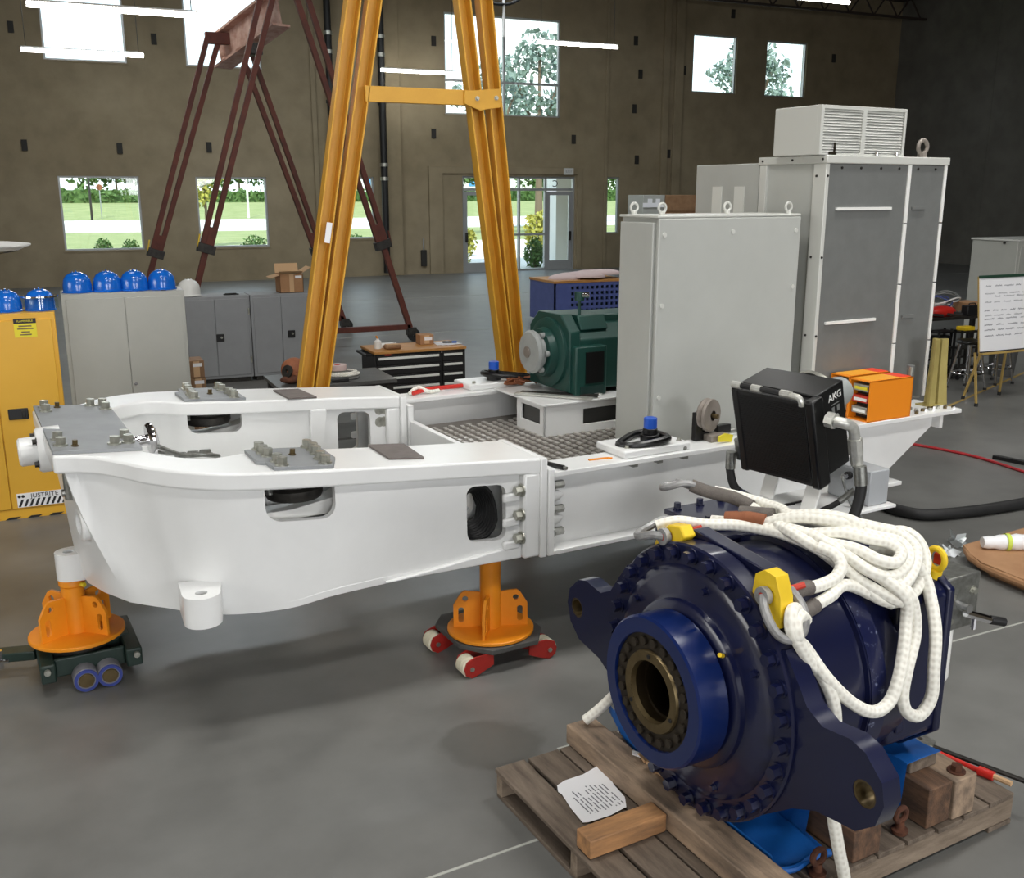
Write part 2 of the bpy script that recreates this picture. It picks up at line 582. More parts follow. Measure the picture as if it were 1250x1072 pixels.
def inst(name, me, parent, loc, axis=None, rot=None, local=False):
    o = bpy.data.objects.new(name, me)
    COL.objects.link(o)
    o.parent = parent
    l = V(loc) if local else V(loc) - ORG[parent.name]
    R = Matrix.Identity(3)
    if axis is not None:
        R = V((0, 0, 1)).rotation_difference(V(axis)).to_matrix()
    if rot is not None:
        R = rot
    o.matrix_local = Matrix.Translation(l) @ R.to_4x4()
    ORG[o.name] = V(loc)
    return o


def struct(name, mb, mat, bev=0, parent=None, ang=35):
    me = mb.mesh(name, mat, (0, 0, 0), ang)
    o = bpy.data.objects.new(name, me)
    COL.objects.link(o)
    ORG[o.name] = V((0, 0, 0))
    if parent:
        o.parent = parent
    else:
        o['kind'] = 'structure'
    if bev:
        b = o.modifiers.new('bevel', 'BEVEL'); b.width = bev; b.segments = 2; b.limit_method = 'ANGLE'
    return o


def copy_tree(o, parent=None):
    c = o.copy()
    COL.objects.link(c)
    if parent:
        c.parent = parent
    ORG[c.name] = ORG.get(o.name, V((0, 0, 0)))
    for ch in list(o.children):
        copy_tree(ch, c)
    return c


def text(name, body, size, mat, parent, M4, depth=0.001):
    cu = bpy.data.curves.new(name, 'FONT')
    cu.body = body; cu.size = size; cu.extrude = depth
    cu.align_x = 'CENTER'; cu.align_y = 'CENTER'
    t = bpy.data.objects.new(name + '_tmp', cu)
    COL.objects.link(t)
    dg = bpy.context.evaluated_depsgraph_get()
    me = bpy.data.meshes.new_from_object(t.evaluated_get(dg))
    bpy.data.objects.remove(t)
    me.name = name
    me.materials.clear(); me.materials.append(MATS[mat])
    o = bpy.data.objects.new(name, me)
    COL.objects.link(o)
    o.parent = parent
    o.matrix_local = M4
    return o


def rrect(x0, x1, y0, y1, r, n=5):
    out = []
    for cx, cy, a in ((x1 - r, y1 - r, 0), (x0 + r, y1 - r, 90), (x0 + r, y0 + r, 180), (x1 - r, y0 + r, 270)):
        out += [(cx + r * cos(rad(a + 90 * i / n)), cy + r * sin(rad(a + 90 * i / n))) for i in range(n + 1)]
    return out


def circ(cx, cy, r, n=14):
    return [(cx + r * cos(2 * pi * i / n), cy + r * sin(2 * pi * i / n)) for i in range(n)]


def boolean(obj, cutters):
    """cut the closed meshes out of obj's mesh"""
    tmp = []
    for c in cutters:
        me = c.mesh('cut', 'white_paint')
        co = bpy.data.objects.new('cut', me); COL.objects.link(co); tmp.append(co)
        co.matrix_world = obj.matrix_world
        m = obj.modifiers.new('cut', 'BOOLEAN'); m.operation = 'DIFFERENCE'; m.solver = 'EXACT'; m.object = co
    bpy.context.view_layer.update()
    dg = bpy.context.evaluated_depsgraph_get()
    me = bpy.data.meshes.new_from_object(obj.evaluated_get(dg))
    obj.modifiers.clear()
    for c in tmp:
        bpy.data.objects.remove(c)
    me.polygons.foreach_set('use_smooth', [True] * len(me.polygons))
    me.set_sharp_from_angle(angle=rad(30))
    return me


HEX = {}


def hexbolt(r, h, mat, washer=True, n=6):
    k = (r, h, mat, washer, n)
    if k not in HEX:
        m = MB()
        if washer:
            m.cyl((0, 0, 0), (0, 0, h * 0.2), r * 1.35, n=14)
        m.cyl((0, 0, h * 0.2 if washer else 0), (0, 0, h), r, n=n)
        HEX[k] = m.mesh('bolt', mat)
    return HEX[k]


# ------------------------------------------------------------------ the hall
YW = 30.0
XR = 29.5
struct('floor', MB().box(-10.6, XR + .3, -11.6, YW + 0.3, -0.15, 0), 'floor_concrete')
WIN = [  # x0, x1, z0, z1 of every opening in the back wall
    (0.33, 2.37, 0.95, 2.93), (3.87, 5.84, 0.96, 2.93), (8.15, 9.05, 1.13, 2.95), (17.14, 17.62, 1.14, 3.0),
    (0.3, 2.33, 5.85, 8.05), (3.85, 5.9, 5.86, 8.05), (11.39, 15.33, 4.83, 7.76), (20.36, 22.16, 5.81, 7.69), (23.42, 25.19, 5.79, 7.65),
    (21.05, 21.6, 1.1, 3.0)]
DOOR = (11.93, 15.93, 0.0, 3.0)
m = MB()
rects = [[(a, c), (b, c), (b, d), (a, d)] for a, b, c, d in WIN]
outer = [(-10.6, 0), (DOOR[0], 0), (DOOR[0], DOOR[3]), (DOOR[1], DOOR[3]), (DOOR[1], 0), (XR + .3, 0), (XR + .3, 9.6), (-10.6, 9.6)]
m.prism(outer, lambda x, z: (x, YW, z), lambda x, z: (x, YW + 0.24, z), rects)
wb = struct('wall_back', m, 'wall_concrete')
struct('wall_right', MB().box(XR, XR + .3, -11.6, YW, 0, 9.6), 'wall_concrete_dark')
struct('wall_left', MB().box(-10.8, -10.6, -11.6, YW, 0, 9.6), 'wall_concrete')
struct('wall_front', MB().box(-10.6, XR, -11.9, -11.6, 0, 9.6), 'wall_concrete')
struct('ceiling', MB().box(-10.6, XR, -11.6, YW, 9.3, 9.6), 'joist')
for k in range(9):
    y = -8 + 4.6 * k
    m = MB()
    m.box(-10.5, XR - .05, y - .06, y + .06, 9.2, 9.29)
    m.box(-10.5, XR - .05, y - .05, y + .05, 8.5, 8.57)
    x = -10.4
    while x < XR - 1.2:
        m.bar((x, y, 8.53), (x + .55, y, 9.22), .04, .04)
        m.bar((x + .55, y, 9.22), (x + 1.1, y, 8.53), .04, .04)
        x += 1.1
    struct('trim_%d' % (k + 10), m, 'joist')
# panel joints, pilasters and the raised surround of the entrance
for k, (x0, x1, d) in enumerate(((9.45, 9.9, .16), (17.0, 17.12, .05), (19.15, 19.4, .12), (19.62, 19.95, .1), (7.25, 7.4, .06))):
    struct('trim_%d' % (k + 1), MB().box(x0, x1, YW - d, YW, 0, 9.3), 'wall_concrete', bev=.015)
m = MB()
m.prism([(10.8, 0), (11.25, 0), (11.25, 3.07), (16.0, 3.07), (16.0, 0), (16.15, 0), (16.15, 3.28), (10.8, 3.28)],
        lambda x, z: (x, YW - .07, z), lambda x, z: (x, YW + .002, z))
struct('trim_6', m, 'wall_concrete', bev=.01)
m = MB()
for z in (3.3, 6.02):
    m.box(XR - .012, XR, 0, YW, z - .02, z + .02)
for y in (25.6, 18.0, 10.0):
    m.box(XR - .012, XR, y - .02, y + .02, 0, 9.3)
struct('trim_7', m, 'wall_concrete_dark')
# saw-cut floor joints
m = MB()
e = V((cos(MA), sin(MA), 0))
for x0, y0, x1, y1 in ((0.9, 2.93, 2.9, 3.1), ):
    pass
J = [((-4, 2.66), (3.2, 3.245)), ((1.9, 3.67), (12, 3.96)), ((-6, 17.2), (29, 17.2)), ((-6, 23.2), (29, 23.2))]
for a, b in J:
    m.bar((a[0], a[1], .001), (b[0], b[1], .001), .012, .004)
struct('trim_8', m, 'beige_steel')
struct('trim_9', MB().bar((9.3, 8.36, .0015), (15.5, 11.08, .0015), .04, .003), 'easel_wood')

# windows: frame (> bars, pane)
def window(n, x0, x1, z0, z1, vb=(), hb=(), f=.05):
    m = MB()
    y0, y1 = YW + .05, YW + .15
    m.prism([(x0, z0), (x1, z0), (x1, z1), (x0, z1)], lambda x, z: (x, y0, z), lambda x, z: (x, y1, z),
            [[(x0 + f, z0 + f), (x1 - f, z0 + f), (x1 - f, z1 - f), (x0 + f, z1 - f)]])
    w = struct('window_%d' % n, m, 'frame_alu')
    for v in vb:
        struct('mullion', MB().box(v - .035, v + .035, y0, y1, z0 + f, z1 - f), 'frame_alu', parent=w)
    for h in hb:
        struct('transom', MB().box(x0 + f, x1 - f, y0 + .01, y1 - .01, h - .035, h + .035), 'frame_alu', parent=w)
    struct('pane', MB().box(x0 + f, x1 - f, YW + .095, YW + .105, z0 + f, z1 - f), 'window_glass', parent=w)
    struct('sill', MB().box(x0 - .03, x1 + .03, YW - .02, YW + .05, z0 - .04, z0 + .004), 'wall_concrete', parent=w)
for k, (a, b, c, d) in enumerate(WIN):
    if k == 6:
        window(k + 1, a, b, c, d, (13.4,), (5.83,))
    else:
        window(k + 1, a, b, c, d)
# glazed entrance
m = MB()
x0, x1, zt = DOOR[0], DOOR[1], DOOR[3]
y0, y1 = YW + .06, YW + .17
m.prism([(x0, 0), (x1, 0), (x1, zt), (x0, zt)], lambda x, z: (x, y0, z), lambda x, z: (x, y1, z),
        [[(x0 + .06, .06), (x1 - .06, .06), (x1 - .06, zt - .06), (x0 + .06, zt - .06)]])
for x in (12.97, 13.93, 14.88):
    m.box(x - .035, x + .035, y0, y1, .05, zt - .05)
m.box(x0 + .05, x1 - .05, y0 + .01, y1 - .01, 2.55, 2.63)
m.box(12.97, 14.88, y0 + .01, y1 - .01, 1.13, 1.2)
fr = struct('window_11', m, 'frame_alu')
for a, b, c, d in ((12.0, 12.94, 2.63, 2.94), (13.0, 13.9, 2.63, 2.94), (13.96, 14.85, 2.63, 2.94), (14.91, 15.87, 2.63, 2.94),
                   (13.0, 13.9, 1.2, 2.55), (13.96, 14.85, 1.2, 2.55), (13.0, 13.9, .06, 1.13), (13.96, 14.85, .06, 1.13)):
    struct('pane', MB().box(a, b, YW + .11, YW + .12, c, d), 'window_glass', parent=fr)
for n, (a, b, hx) in enumerate(((12.0, 12.93, 12.08), (14.92, 15.86, 15.78))):
    m = MB()
    m.prism([(a, .02), (b, .02), (b, 2.53), (a, 2.53)], lambda x, z: (x, y0 + .02, z), lambda x, z: (x, y1 - .03, z),
            [[(a + .12, .3), (b - .12, .3), (b - .12, 2.41), (a + .12, 2.41)]])
    d = struct('door_%d' % (n + 1), m, 'frame_alu')
    struct('pane', MB().box(a + .12, b - .12, YW + .11, YW + .12, .3, 2.41), 'window_glass', parent=d)
    struct('door_handle', MB().box(hx - .04, hx + .04, y0 - .04, y0 + .02, .95, 1.25), 'dark_metal', parent=d, bev=.01)
text('address_digit', 'C', .3, 'dark_metal', fr, Matrix.Translation((15.25, YW + .125, 2.77)) @ Euler((rad(90), 0, pi)).to_matrix().to_4x4())

# embedded lifting pockets in the concrete panels
m0 = MB().box(-.07, .07, -.04, .0, -.14, .14)
m0 = m0.mesh('panel_pocket', 'wall_dark_bracket')
for x, z in ((-.38, 3.7), (1.95, 3.66), (4.3, 3.73), (3.06, 6.5), (-.39, 6.59), (11.05, 6.91), (11.0, 4.25), (15.84, 4.18), (18.09, 7.32), (18.25, 3.57), (18.1, 5.2),
             (19.3, 8.29), (19.5, 3.78), (20.0, 6.5), (21.9, 8.4), (26.4, 7.2), (18.3, 6.3)):
    inst('panel_pocket', m0, wb, (x, YW, z))
t = root('exit_sign', 'small pale exit sign box on the wall above the entrance', 'sign', (15.62, YW - .07, 3.03))
part('sign_box', MB().box(15.45, 15.79, YW - .15, YW - .075, 3.06, 3.27), 'light_body', t, bev=.01)
text('sign_lettering', 'EXIT', .12, 'shackle_grey', t, Matrix.Translation((0, -.085, .135)) @ Euler((rad(90), 0, 0)).to_matrix().to_4x4())
t = root('wall_socket_box', 'small grey socket box low on the wall left of the entrance', 'socket', (10.6, YW, .3))
part('box', MB().box(10.5, 10.68, YW - .08, YW, .25, .75), 'wall_dark_bracket', t, bev=.01)
part('conduit', MB().cyl((10.59, YW - .03, .75), (10.59, YW - .03, 1.1), .02), 'frame_alu', t)
# drain pipes
for px, lab in ((7.75, 'black roof drain pipe on the back wall behind the red-brown gantry'), (9.3, 'black roof drain pipe in the wall corner beside the pilaster')):
    t = root('drain_pipe', lab, 'pipe', (px, YW - .30, .1))
    part('pipe_run', MB().cyl((px, YW - .30, .1), (px, YW - .30, 9.25), .1, n=14), 'pipe_black', t)
    for z in (2.9, 3.3, 6.4, 6.9):
        part('pipe_collar', MB().cyl((px, YW - .30, z - .05), (px, YW - .30, z + .05), .125, n=14), 'zinc', t)
    part('bracket', MB().box(px - .1, px + .1, YW - .2, YW - .165, 5.0, 5.1), 'dark_metal', t)

# pendant strip lamps
def strip(x0, x1, y, z, lab, top):
    t = root('strip_light', lab, 'lamp', ((x0 + x1) / 2, y, z), group='pendant strip lights')
    h = (x1 - x0 - .06) / 2
    part('housing', MB().box(x0, x1, y - .035, y + .035, z + .04, z + .075), 'light_body', t, bev=.01)
    for k in range(2):
        a = x0 + k * (h + .06)
        part('tube', MB().cyl((a, y, z), (a + h, y, z), .042, n=12), 'light_tube', t)
    for x in (x0 + .1, x1 - .1):
        part('hanger', MB().cyl((x, y, z + .075), (x, y, top), .008, n=6), 'dark_metal', t)
strip(.02, 2.55, 18, 5.3, 'glowing strip lamp crossing the edge of the leftmost upper window', 9.2)
strip(-.18, 2.3, 25, 5.47, 'glowing strip lamp hanging at the sill of the leftmost upper window', 9.2)
strip(8.95, 11.2, 28.6, 5.85, 'glowing strip lamp behind the yellow gantry beside the big window', 9.2)
strip(12.1, 14.5, 25, 6.32, 'glowing strip lamp in front of the right edge of the big window', 9.2)
strip(13.6, 16.15, 18, 6.47, 'glowing strip lamp highest up, above the two square windows at right', 9.2)

# hoist cable with pendant
t = root('hoist_pendant', 'white hoist cable with a black looped lead hanging before the big window', 'cable', (9.8, 22, 5.9))
part('hanging_cable', MB().cyl((9.8, 22, 6.4), (9.8, 22, 9.2), .03, n=8), 'white_plain', t)
part('control_handle', MB().cyl((9.8, 22, 5.92), (9.8, 22, 6.42), .045, .035, n=10), 'white_plain', t)
part('black_lead', MB().tube([(8.6, 22, 9.2), (8.8, 22, 7.4), (9.2, 22, 6.75), (9.7, 22, 6.6), (10.2, 22, 6.75), (10.7, 22, 7.3), (11, 22, 9.2)], .035, smooth=6), 'pipe_black', t)

# ------------------------------------------------------------------ outdoors
def terrain(x, y):
    return -.12 if y < 100 else -.12 + min(1, max(0, (y - 108) / 27)) * 1.35
m = MB()
xs = [-160 + 20 * i for i in range(26)]
ys = [30.3, 60, 72, 90, 108, 114, 120, 128, 136, 200, 400]
m.add([(x, y, terrain(x, y)) for y in ys for x in xs],
      [(j * 26 + i, j * 26 + i + 1, (j + 1) * 26 + i + 1, (j + 1) * 26 + i) for j in range(len(ys) - 1) for i in range(25)])
struct('trim_30', m, 'grass_ground')
struct('trim_31', MB().box(-160, 340, 73, 104, -.12, -.08), 'road')
struct('trim_32', MB().box(8, 60, 30.3, 52, -.12, -.06), 'road')
struct('trim_33', MB().box(-20, 9, 30.3, 33.5, -.12, -.05), 'road')


def leaves(c, R, n, s, seed, flat=1.0):
    r = random.Random(seed); m = MB()
    for i in range(n):
        d = V((r.gauss(0, 1), r.gauss(0, 1), r.gauss(0, 1))).normalized()
        k = r.random() ** .45
        p = V(c) + V((d.x * R[0] * k, d.y * R[1] * k, d.z * R[2] * k))
        a = V((r.gauss(0, 1), r.gauss(0, 1), r.gauss(0, 1))).normalized() * s * r.uniform(.6, 1.3)
        b = a.cross(V((r.gauss(0, 1), r.gauss(0, 1), r.gauss(0, 1)))).normalized() * s * .5
        m.add([p - a, p + b, p + a, p - b], [(0, 1, 2, 3)])
    return m


def hedge(x0, x1, y, z0, h, lab, mat='leaf'):
    t = root('hedge', lab, 'hedge', ((x0 + x1) / 2, y, z0))
    m = MB(); r = random.Random(int(x0 * 7 + y))
    n = int((x1 - x0) * 42)
    for i in range(n):
        x = r.uniform(x0, x1); hh = h * (0.88 + .12 * sin(x * 1.7) * sin(x * .6))
        p = V((x, y + r.uniform(-1, .6), z0 + r.uniform(0, hh)))
        a = V((r.gauss(0, 1), r.gauss(0, 1), r.gauss(0, 1))).normalized() * .34
        b = a.cross(V((r.gauss(0, 1), r.gauss(0, 1), r.gauss(0, 1)))).normalized() * .2
        m.add([p - a, p + b, p + a, p - b], [(0, 1, 2, 3)])
    f = part('foliage', m, mat, t)
    part('core', MB().box(x0, x1, y - .5, y + .5, z0 - .3, z0 + h * .8), 'leaf', t)
hedge(-40, 12, 137, 1.1, 2.1, 'clipped green hedge across the road seen through the left windows')
hedge(12, 60, 139, 1.1, 1.9, 'clipped green hedge across the road seen through the second lower window')
hedge(60, 130, 141, 1.1, 2.2, 'green hedge across the road seen through the entrance')


def tree(name, x, y, z0, h, crown, lab, mat='leaf', n=1500, s=.3, seed=1, lean=0):
    t = root(name, lab, 'tree', (x, y, z0))
    m = MB(); r = random.Random(seed)
    m.tube([(x, y, z0 - .2), (x + lean * .4, y, z0 + h * .35), (x + lean, y, z0 + h * .8)], lambda u: h * .022 * (1.1 - u), smooth=4)
    bl = MB()
    for cx, cz, rx, rz in crown:
        m.tube([(x + lean * .4, y, z0 + h * .35), (x + cx * .6, y, z0 + cz * .85), (x + cx, y, z0 + cz)], h * .007, n=6, smooth=3)
        q = leaves((x + cx, y, z0 + cz), (rx, rx, rz), int(n * rx * rz / 4), s, r.random())
        b = len(bl.v); bl.v += q.v; bl.f += [[b + i for i in f] for f in q.f]; bl.m += q.m
    part('trunk', m, 'bark', t)
    part('foliage', bl, mat, t)
gum = [(0, 9.5, 1.4, 1.3), (-1.6, 8.3, 1.3, 1.0), (1.5, 8.6, 1.2, 1.0), (-.8, 6.7, 1.2, 1.0), (1.2, 6.8, 1.4, .9), (2.4, 5.8, 1.0, .9), (-2.2, 6.2, 1.0, .9), (.3, 5.4, 1.2, .8), (-2.6, 4.6, .9, .7)]
sc_ = lambda k: [(a * k, b * k, c * k, d * k) for a, b, c, d in gum]
tree('gum_tree', 32.6, 67, -.1, 15.0, sc_(1.28), 'tall airy gum tree filling the big upper window', 'leaf_gum_hazed', 330, .3, 3)
tree('gum_tree', 25.6, 59, -.1, 11, sc_(1.0), 'smaller gum tree behind the yellow gantry in the big upper window', 'leaf_gum_hazed', 330, .28, 5)
tree('gum_tree', 43.6, 78, -.1, 13, sc_(1.02), 'gum tree at the lower right corner of the big upper window', 'leaf_gum_hazed', 330, .28, 6)
tree('gum_tree', 57.0, 75, -.1, 17, sc_(1.5), 'gum tree rising between the two square upper windows at right', 'leaf_gum_hazed', 330, .32, 8)
tree('gum_tree', 65.6, 82, -.1, 13, sc_(1.2), 'low gum tree at the lower right of the last square upper window', 'leaf_gum_hazed', 330, .32, 9)
tree('young_tree', 7.1, 52, -.1, 5.0, [(0, 3.3, 1.0, .9), (.2, 4.4, .8, .8), (-.2, 2.4, .8, .5), (.3, 5.2, .5, .5)], 'young yellow-green tree outside the second lower window', 'leaf_yellow', 900, .16, 11)
for k in range(7):
    X = (-8, 9, 26, 62, 79, 96, 113)[k]
    tree('dense_tree', X, 150 + k * 2, 1.2, 9, [(0, 5.5, 4.6, 3.2), (3.5, 4.5, 3.5, 2.5), (-3.5, 4.3, 3.6, 2.6)],
         ('dark bushy tree beyond the hedge at far left', 'dark bushy tree beyond the hedge between the left windows', 'dark bushy tree beyond the hedge in the second lower window',
          'dark bushy tree beyond the hedge left in the entrance', 'dark bushy tree beyond the hedge in the middle of the entrance', 'dark bushy tree beyond the hedge right in the entrance',
          'dark bushy tree beyond the hedge behind the pale porch column')[k], 'leaf', 160, .5, 20 + k)
def bush(x, y, h, lab, mat, seed, w=None):
    t = root('shrub', lab, 'shrub', (x, y, -.1))
    w = w or h * .6
    part('foliage', leaves((x, y, h * .5 - .1), (w, w, h * .55), 500, h * .09, seed), mat, t)
    m = MB()
    for a in (-.3, 0, .3):
        m.tube([(x, y, -.12), (x + a * w, y, h * .3), (x + a * 2 * w, y, h * .6)], .02, n=5)
    part('stems', m, 'bark', t)
bush(19.8, 40.5, 1.75, 'yellow-green shrub in the middle pane of the entrance', 'leaf_yellow', 31, .75)
bush(15.6, 39, 1.2, 'yellow shrub in the left door of the entrance', 'leaf_yellow', 32, .5)
bush(13.0, 33.2, .55, 'low yellow-topped shrub close outside the left entrance door', 'leaf_yellow', 33, .5)
bush(15.45, 32.0, 1.0, 'dark leafy shrub beside the pale porch column', 'leaf', 34, .4)
bush(1.9, 44, .8, 'small shrub on the lawn outside the leftmost lower window', 'leaf', 35, .35)
bush(3.0, 45, .7, 'tiny green plant on the lawn right of the small shrub', 'leaf', 36, .35)
bush(10.8, 39, 1.0, 'shrub outside the narrow window behind the yellow gantry leg', 'leaf', 37, .8)
bush(7.4, 41, .9, 'shrub on the lawn outside the second lower window', 'leaf', 38, .6)
bush(21.9, 36.5, 1.9, 'green shrub outside the slot window beside the entrance', 'leaf', 39, .5)
t = root('porch_column', 'pale blue-white square porch column outside the right entrance door', 'column', (16.9, 32.4, -.1))
part('shaft', MB().box(16.25, 17.15, 32.0, 32.8, -.1, 4.2), 'white_plain', t)
part('base', MB().box(16.2, 17.2, 31.95, 32.85, -.1, .1), 'white_plain', t)
t = root('sign_post', 'red stop sign on a thin post beyond the road', 'sign', (4.9, 110, 0))
part('post', MB().cyl((4.9, 110, -.1), (4.9, 110, 3.3), .06, n=6), 'frame_alu', t)
part('sign_plate', MB().cyl((4.9, 109.9, 3.0), (4.9, 109.93, 3.0), .3, n=8), 'leather_brown', t)
for k, x in enumerate((3.9, 8.4, 19.0)):
    t = root('street_lamp', ('dark lamp post by the road in the leftmost lower window', 'white lamp post by the road in the leftmost lower window', 'white lamp post by the road in the second lower window')[k], 'lamp post', (x, 108, 0))
    part('post', MB().cyl((x, 108, -.1), (x, 108, 7), .12, .08, n=8), ('dark_metal', 'white_plain', 'white_plain')[k], t)
    part('lamp_head', MB().box(x - .8, x + .1, 107.9, 108.1, 6.95, 7.1), 'frame_alu', t)
t = root('far_building', 'pale low building far beyond the hedge seen in the entrance transom', 'building', (75, 190, 1))
part('wall', MB().box(40, 110, 190, 200, .5, 7.5), 'white_plain', t)
part('roof', MB().box(39, 111, 189, 201, 7.5, 8.0), 'frame_alu', t)
wm = MB().box(-1, 1, -.1, 0, -.8, .8).mesh('window', 'pane_blue')
for k in range(10):
    inst('window', wm, t, (43 + 7 * k, 190, 4.5))


# ------------------------------------------------------------------ the machine: white cast bedplate
VC = 5.43
ZT = lambda u: 1.162 + .075 * (2.55 - u)
P3 = lambda u, w, dz=0: V((u, VC - w, ZT(u) + dz))


def cutmesh(mb, mat, org, cutters):
    o = bpy.data.objects.new('tmp', mb.mesh('web', mat)); COL.objects.link(o)
    cs = []
    for c in cutters:
        co = bpy.data.objects.new('cut', c.mesh('cut', mat)); COL.objects.link(co); cs.append(co)
        md = o.modifiers.new('cut', 'BOOLEAN'); md.operation = 'DIFFERENCE'; md.solver = 'EXACT'; md.object = co
    bpy.context.view_layer.update()
    me = bpy.data.meshes.new_from_object(o.evaluated_get(bpy.context.evaluated_depsgraph_get()))
    for c in cs + [o]:
        bpy.data.objects.remove(c)
    me.transform(Matrix.Translation(-V(org)))
    me.polygons.foreach_set('use_smooth', [True] * len(me.polygons))
    me.set_sharp_from_angle(angle=rad(30))
    return me


bed = root('machine_bedplate', 'large glossy white cast machine bedplate with U-shaped nose, resting on the orange jack stands', 'machine frame', (1.5, VC, .55), mach=True)
# (outer u,w)  (inner u,w)  (outer wall foot u,w,z)
PR = [((2.57, 1.15), (2.57, .71), (2.57, 1.10, .62)), ((2.2, 1.14), (2.2, .71), (2.2, 1.10, .62)), ((1.83, 1.13), (1.83, .70), (1.83, 1.095, .62)),
      ((1.46, 1.115), (1.46, .69), (1.46, 1.085, .606)), ((1.25, 1.105), (1.24, .69), (1.27, 1.065, .578)), ((1.1, 1.09), (1.13, .70), (1.13, 1.03, .568)),
      ((.95, 1.06), (1.05, .74), (1.0, .98, .563)), ((.8, .98), (.96, .765), (.9, .92, .563)), ((.72, .91), (.88, .73), (.85, .88, .564)), ((.66, .85), (.80, .66), (.80, .84, .566)),
      ((.60, .76), (.745, .59), (.76, .80, .57)), ((.54, .68), (.715, .55), (.72, .765, .574)), ((.48, .62), (.715, .50), (.68, .73, .576)), ((.40, .58), (.715, .45), (.63, .68, .578)),
      ((.315, .57), (.715, .38), (.58, .62, .578)), ((.315, .4), (.715, .25), (.49, .42, .575)), ((.315, .2), (.715, .12), (.44, .21, .56)), ((.315, 0), (.715, 0), (.42, 0, .555))]


def dens(idx):
    A = [V(p[idx] if len(p[idx]) == 3 else (*p[idx], 0)) for p in PR]
    near = spline(A[:14], 4) + A[14:]
    far = [V((p.x, -p.y, p.z)) for p in near[:-1]][::-1]
    return near + far


TO, TI, BO = dens(0), dens(1), dens(2)
NN = len(TO)
# top flange
O = [[P3(p.x, p.y), P3(q.x, q.y)] for p, q in zip(TO, TI)]
I = [[P3(p.x, p.y, -.085), P3(q.x, q.y, -.085)] for p, q in zip(TO, TI)]
part('top_flange', MB().solid_sheet(O, I), 'white_paint', bed, bev=.012, seg=3)


def inward(L, k, d):
    a = L[max(0, k - 1)]; b = L[min(NN - 1, k + 1)]
    t = V((b.x - a.x, b.y - a.y)).normalized()
    nn = V((-t.y, t.x))
    c = V((1.6, 0)) - V((L[k].x, L[k].y))
    s = 1 if nn.dot(c) > 0 else -1
    return L[k].x + nn.x * d * s, L[k].y + nn.y * d * s


# outer web (loft from flange to foot) and straight inner web
rows = 6
WO, WI = [], []
for k in range(NN):
    tu, tw = inward(TO, k, .05)
    tu2, tw2 = inward(TO, k, .09)
    bu, bw = BO[k].x, BO[k].y
    bu2, bw2 = inward(BO, k, .04)
    zt, zb = ZT(tu) - .08, BO[k].z
    ro, ri = [], []
    for j in range(rows + 1):
        f = j / rows; g_ = f ** 1.25
        ro.append(V((tu + (bu - tu) * g_, VC - (tw + (bw - tw) * g_), zt + (zb - zt) * f)))
        ri.append(V((tu2 + (bu2 - tu2) * g_, VC - (tw2 + (bw2 - tw2) * g_), zt + (zb - zt) * f)))
    WO.append(ro); WI.append(ri)


def wcut(a, b, z0, z1, r, near, v0, v1, sl=-.075):
    out = rrect(a, b, z0, z1, r)
    y0, y1 = (VC - v1, VC - v0)
    return MB().prism(out, lambda x, z: (x, y0, z + sl * (x - a)), lambda x, z: (x, y1, z + sl * (x - a)))


cuts = []
for s in (1, -1):
    v0, v1 = (.9, 1.4) if s > 0 else (-1.4, -.9)
    cuts.append(wcut(1.15, 1.48, 1.015, 1.30, .07, s, v0, v1))
    cuts.append(wcut(2.165, 2.39, .75, 1.05, .05, s, v0, v1))
part('outer_web', cutmesh(MB().solid_sheet(WO, WI), 'white_paint', ORG[bed.name], cuts), None, bed)
IO, II = [], []
for k in range(NN):
    a = inward(TI, k, -.03); b = inward(TI, k, -.07)
    z0 = ZT(a[0]) - .08
    IO.append([V((a[0], VC - a[1], z0)), V((a[0], VC - a[1], .7)), V((a[0], VC - a[1], .62))])
    II.append([V((b[0], VC - b[1], z0)), V((b[0], VC - b[1], .7)), V((b[0], VC - b[1], .62))])
cuts = []
for s in (1, -1):
    v0, v1 = (.55, .9) if s > 0 else (-.9, -.55)
    cuts.append(wcut(1.17, 1.5, 1.06, 1.30, .06, s, v0, v1))
    cuts.append(wcut(2.13, 2.36, .80, 1.09, .05, s, v0, v1))
part('inner_web', cutmesh(MB().solid_sheet(IO, II), 'white_paint', ORG[bed.name], cuts), None, bed)
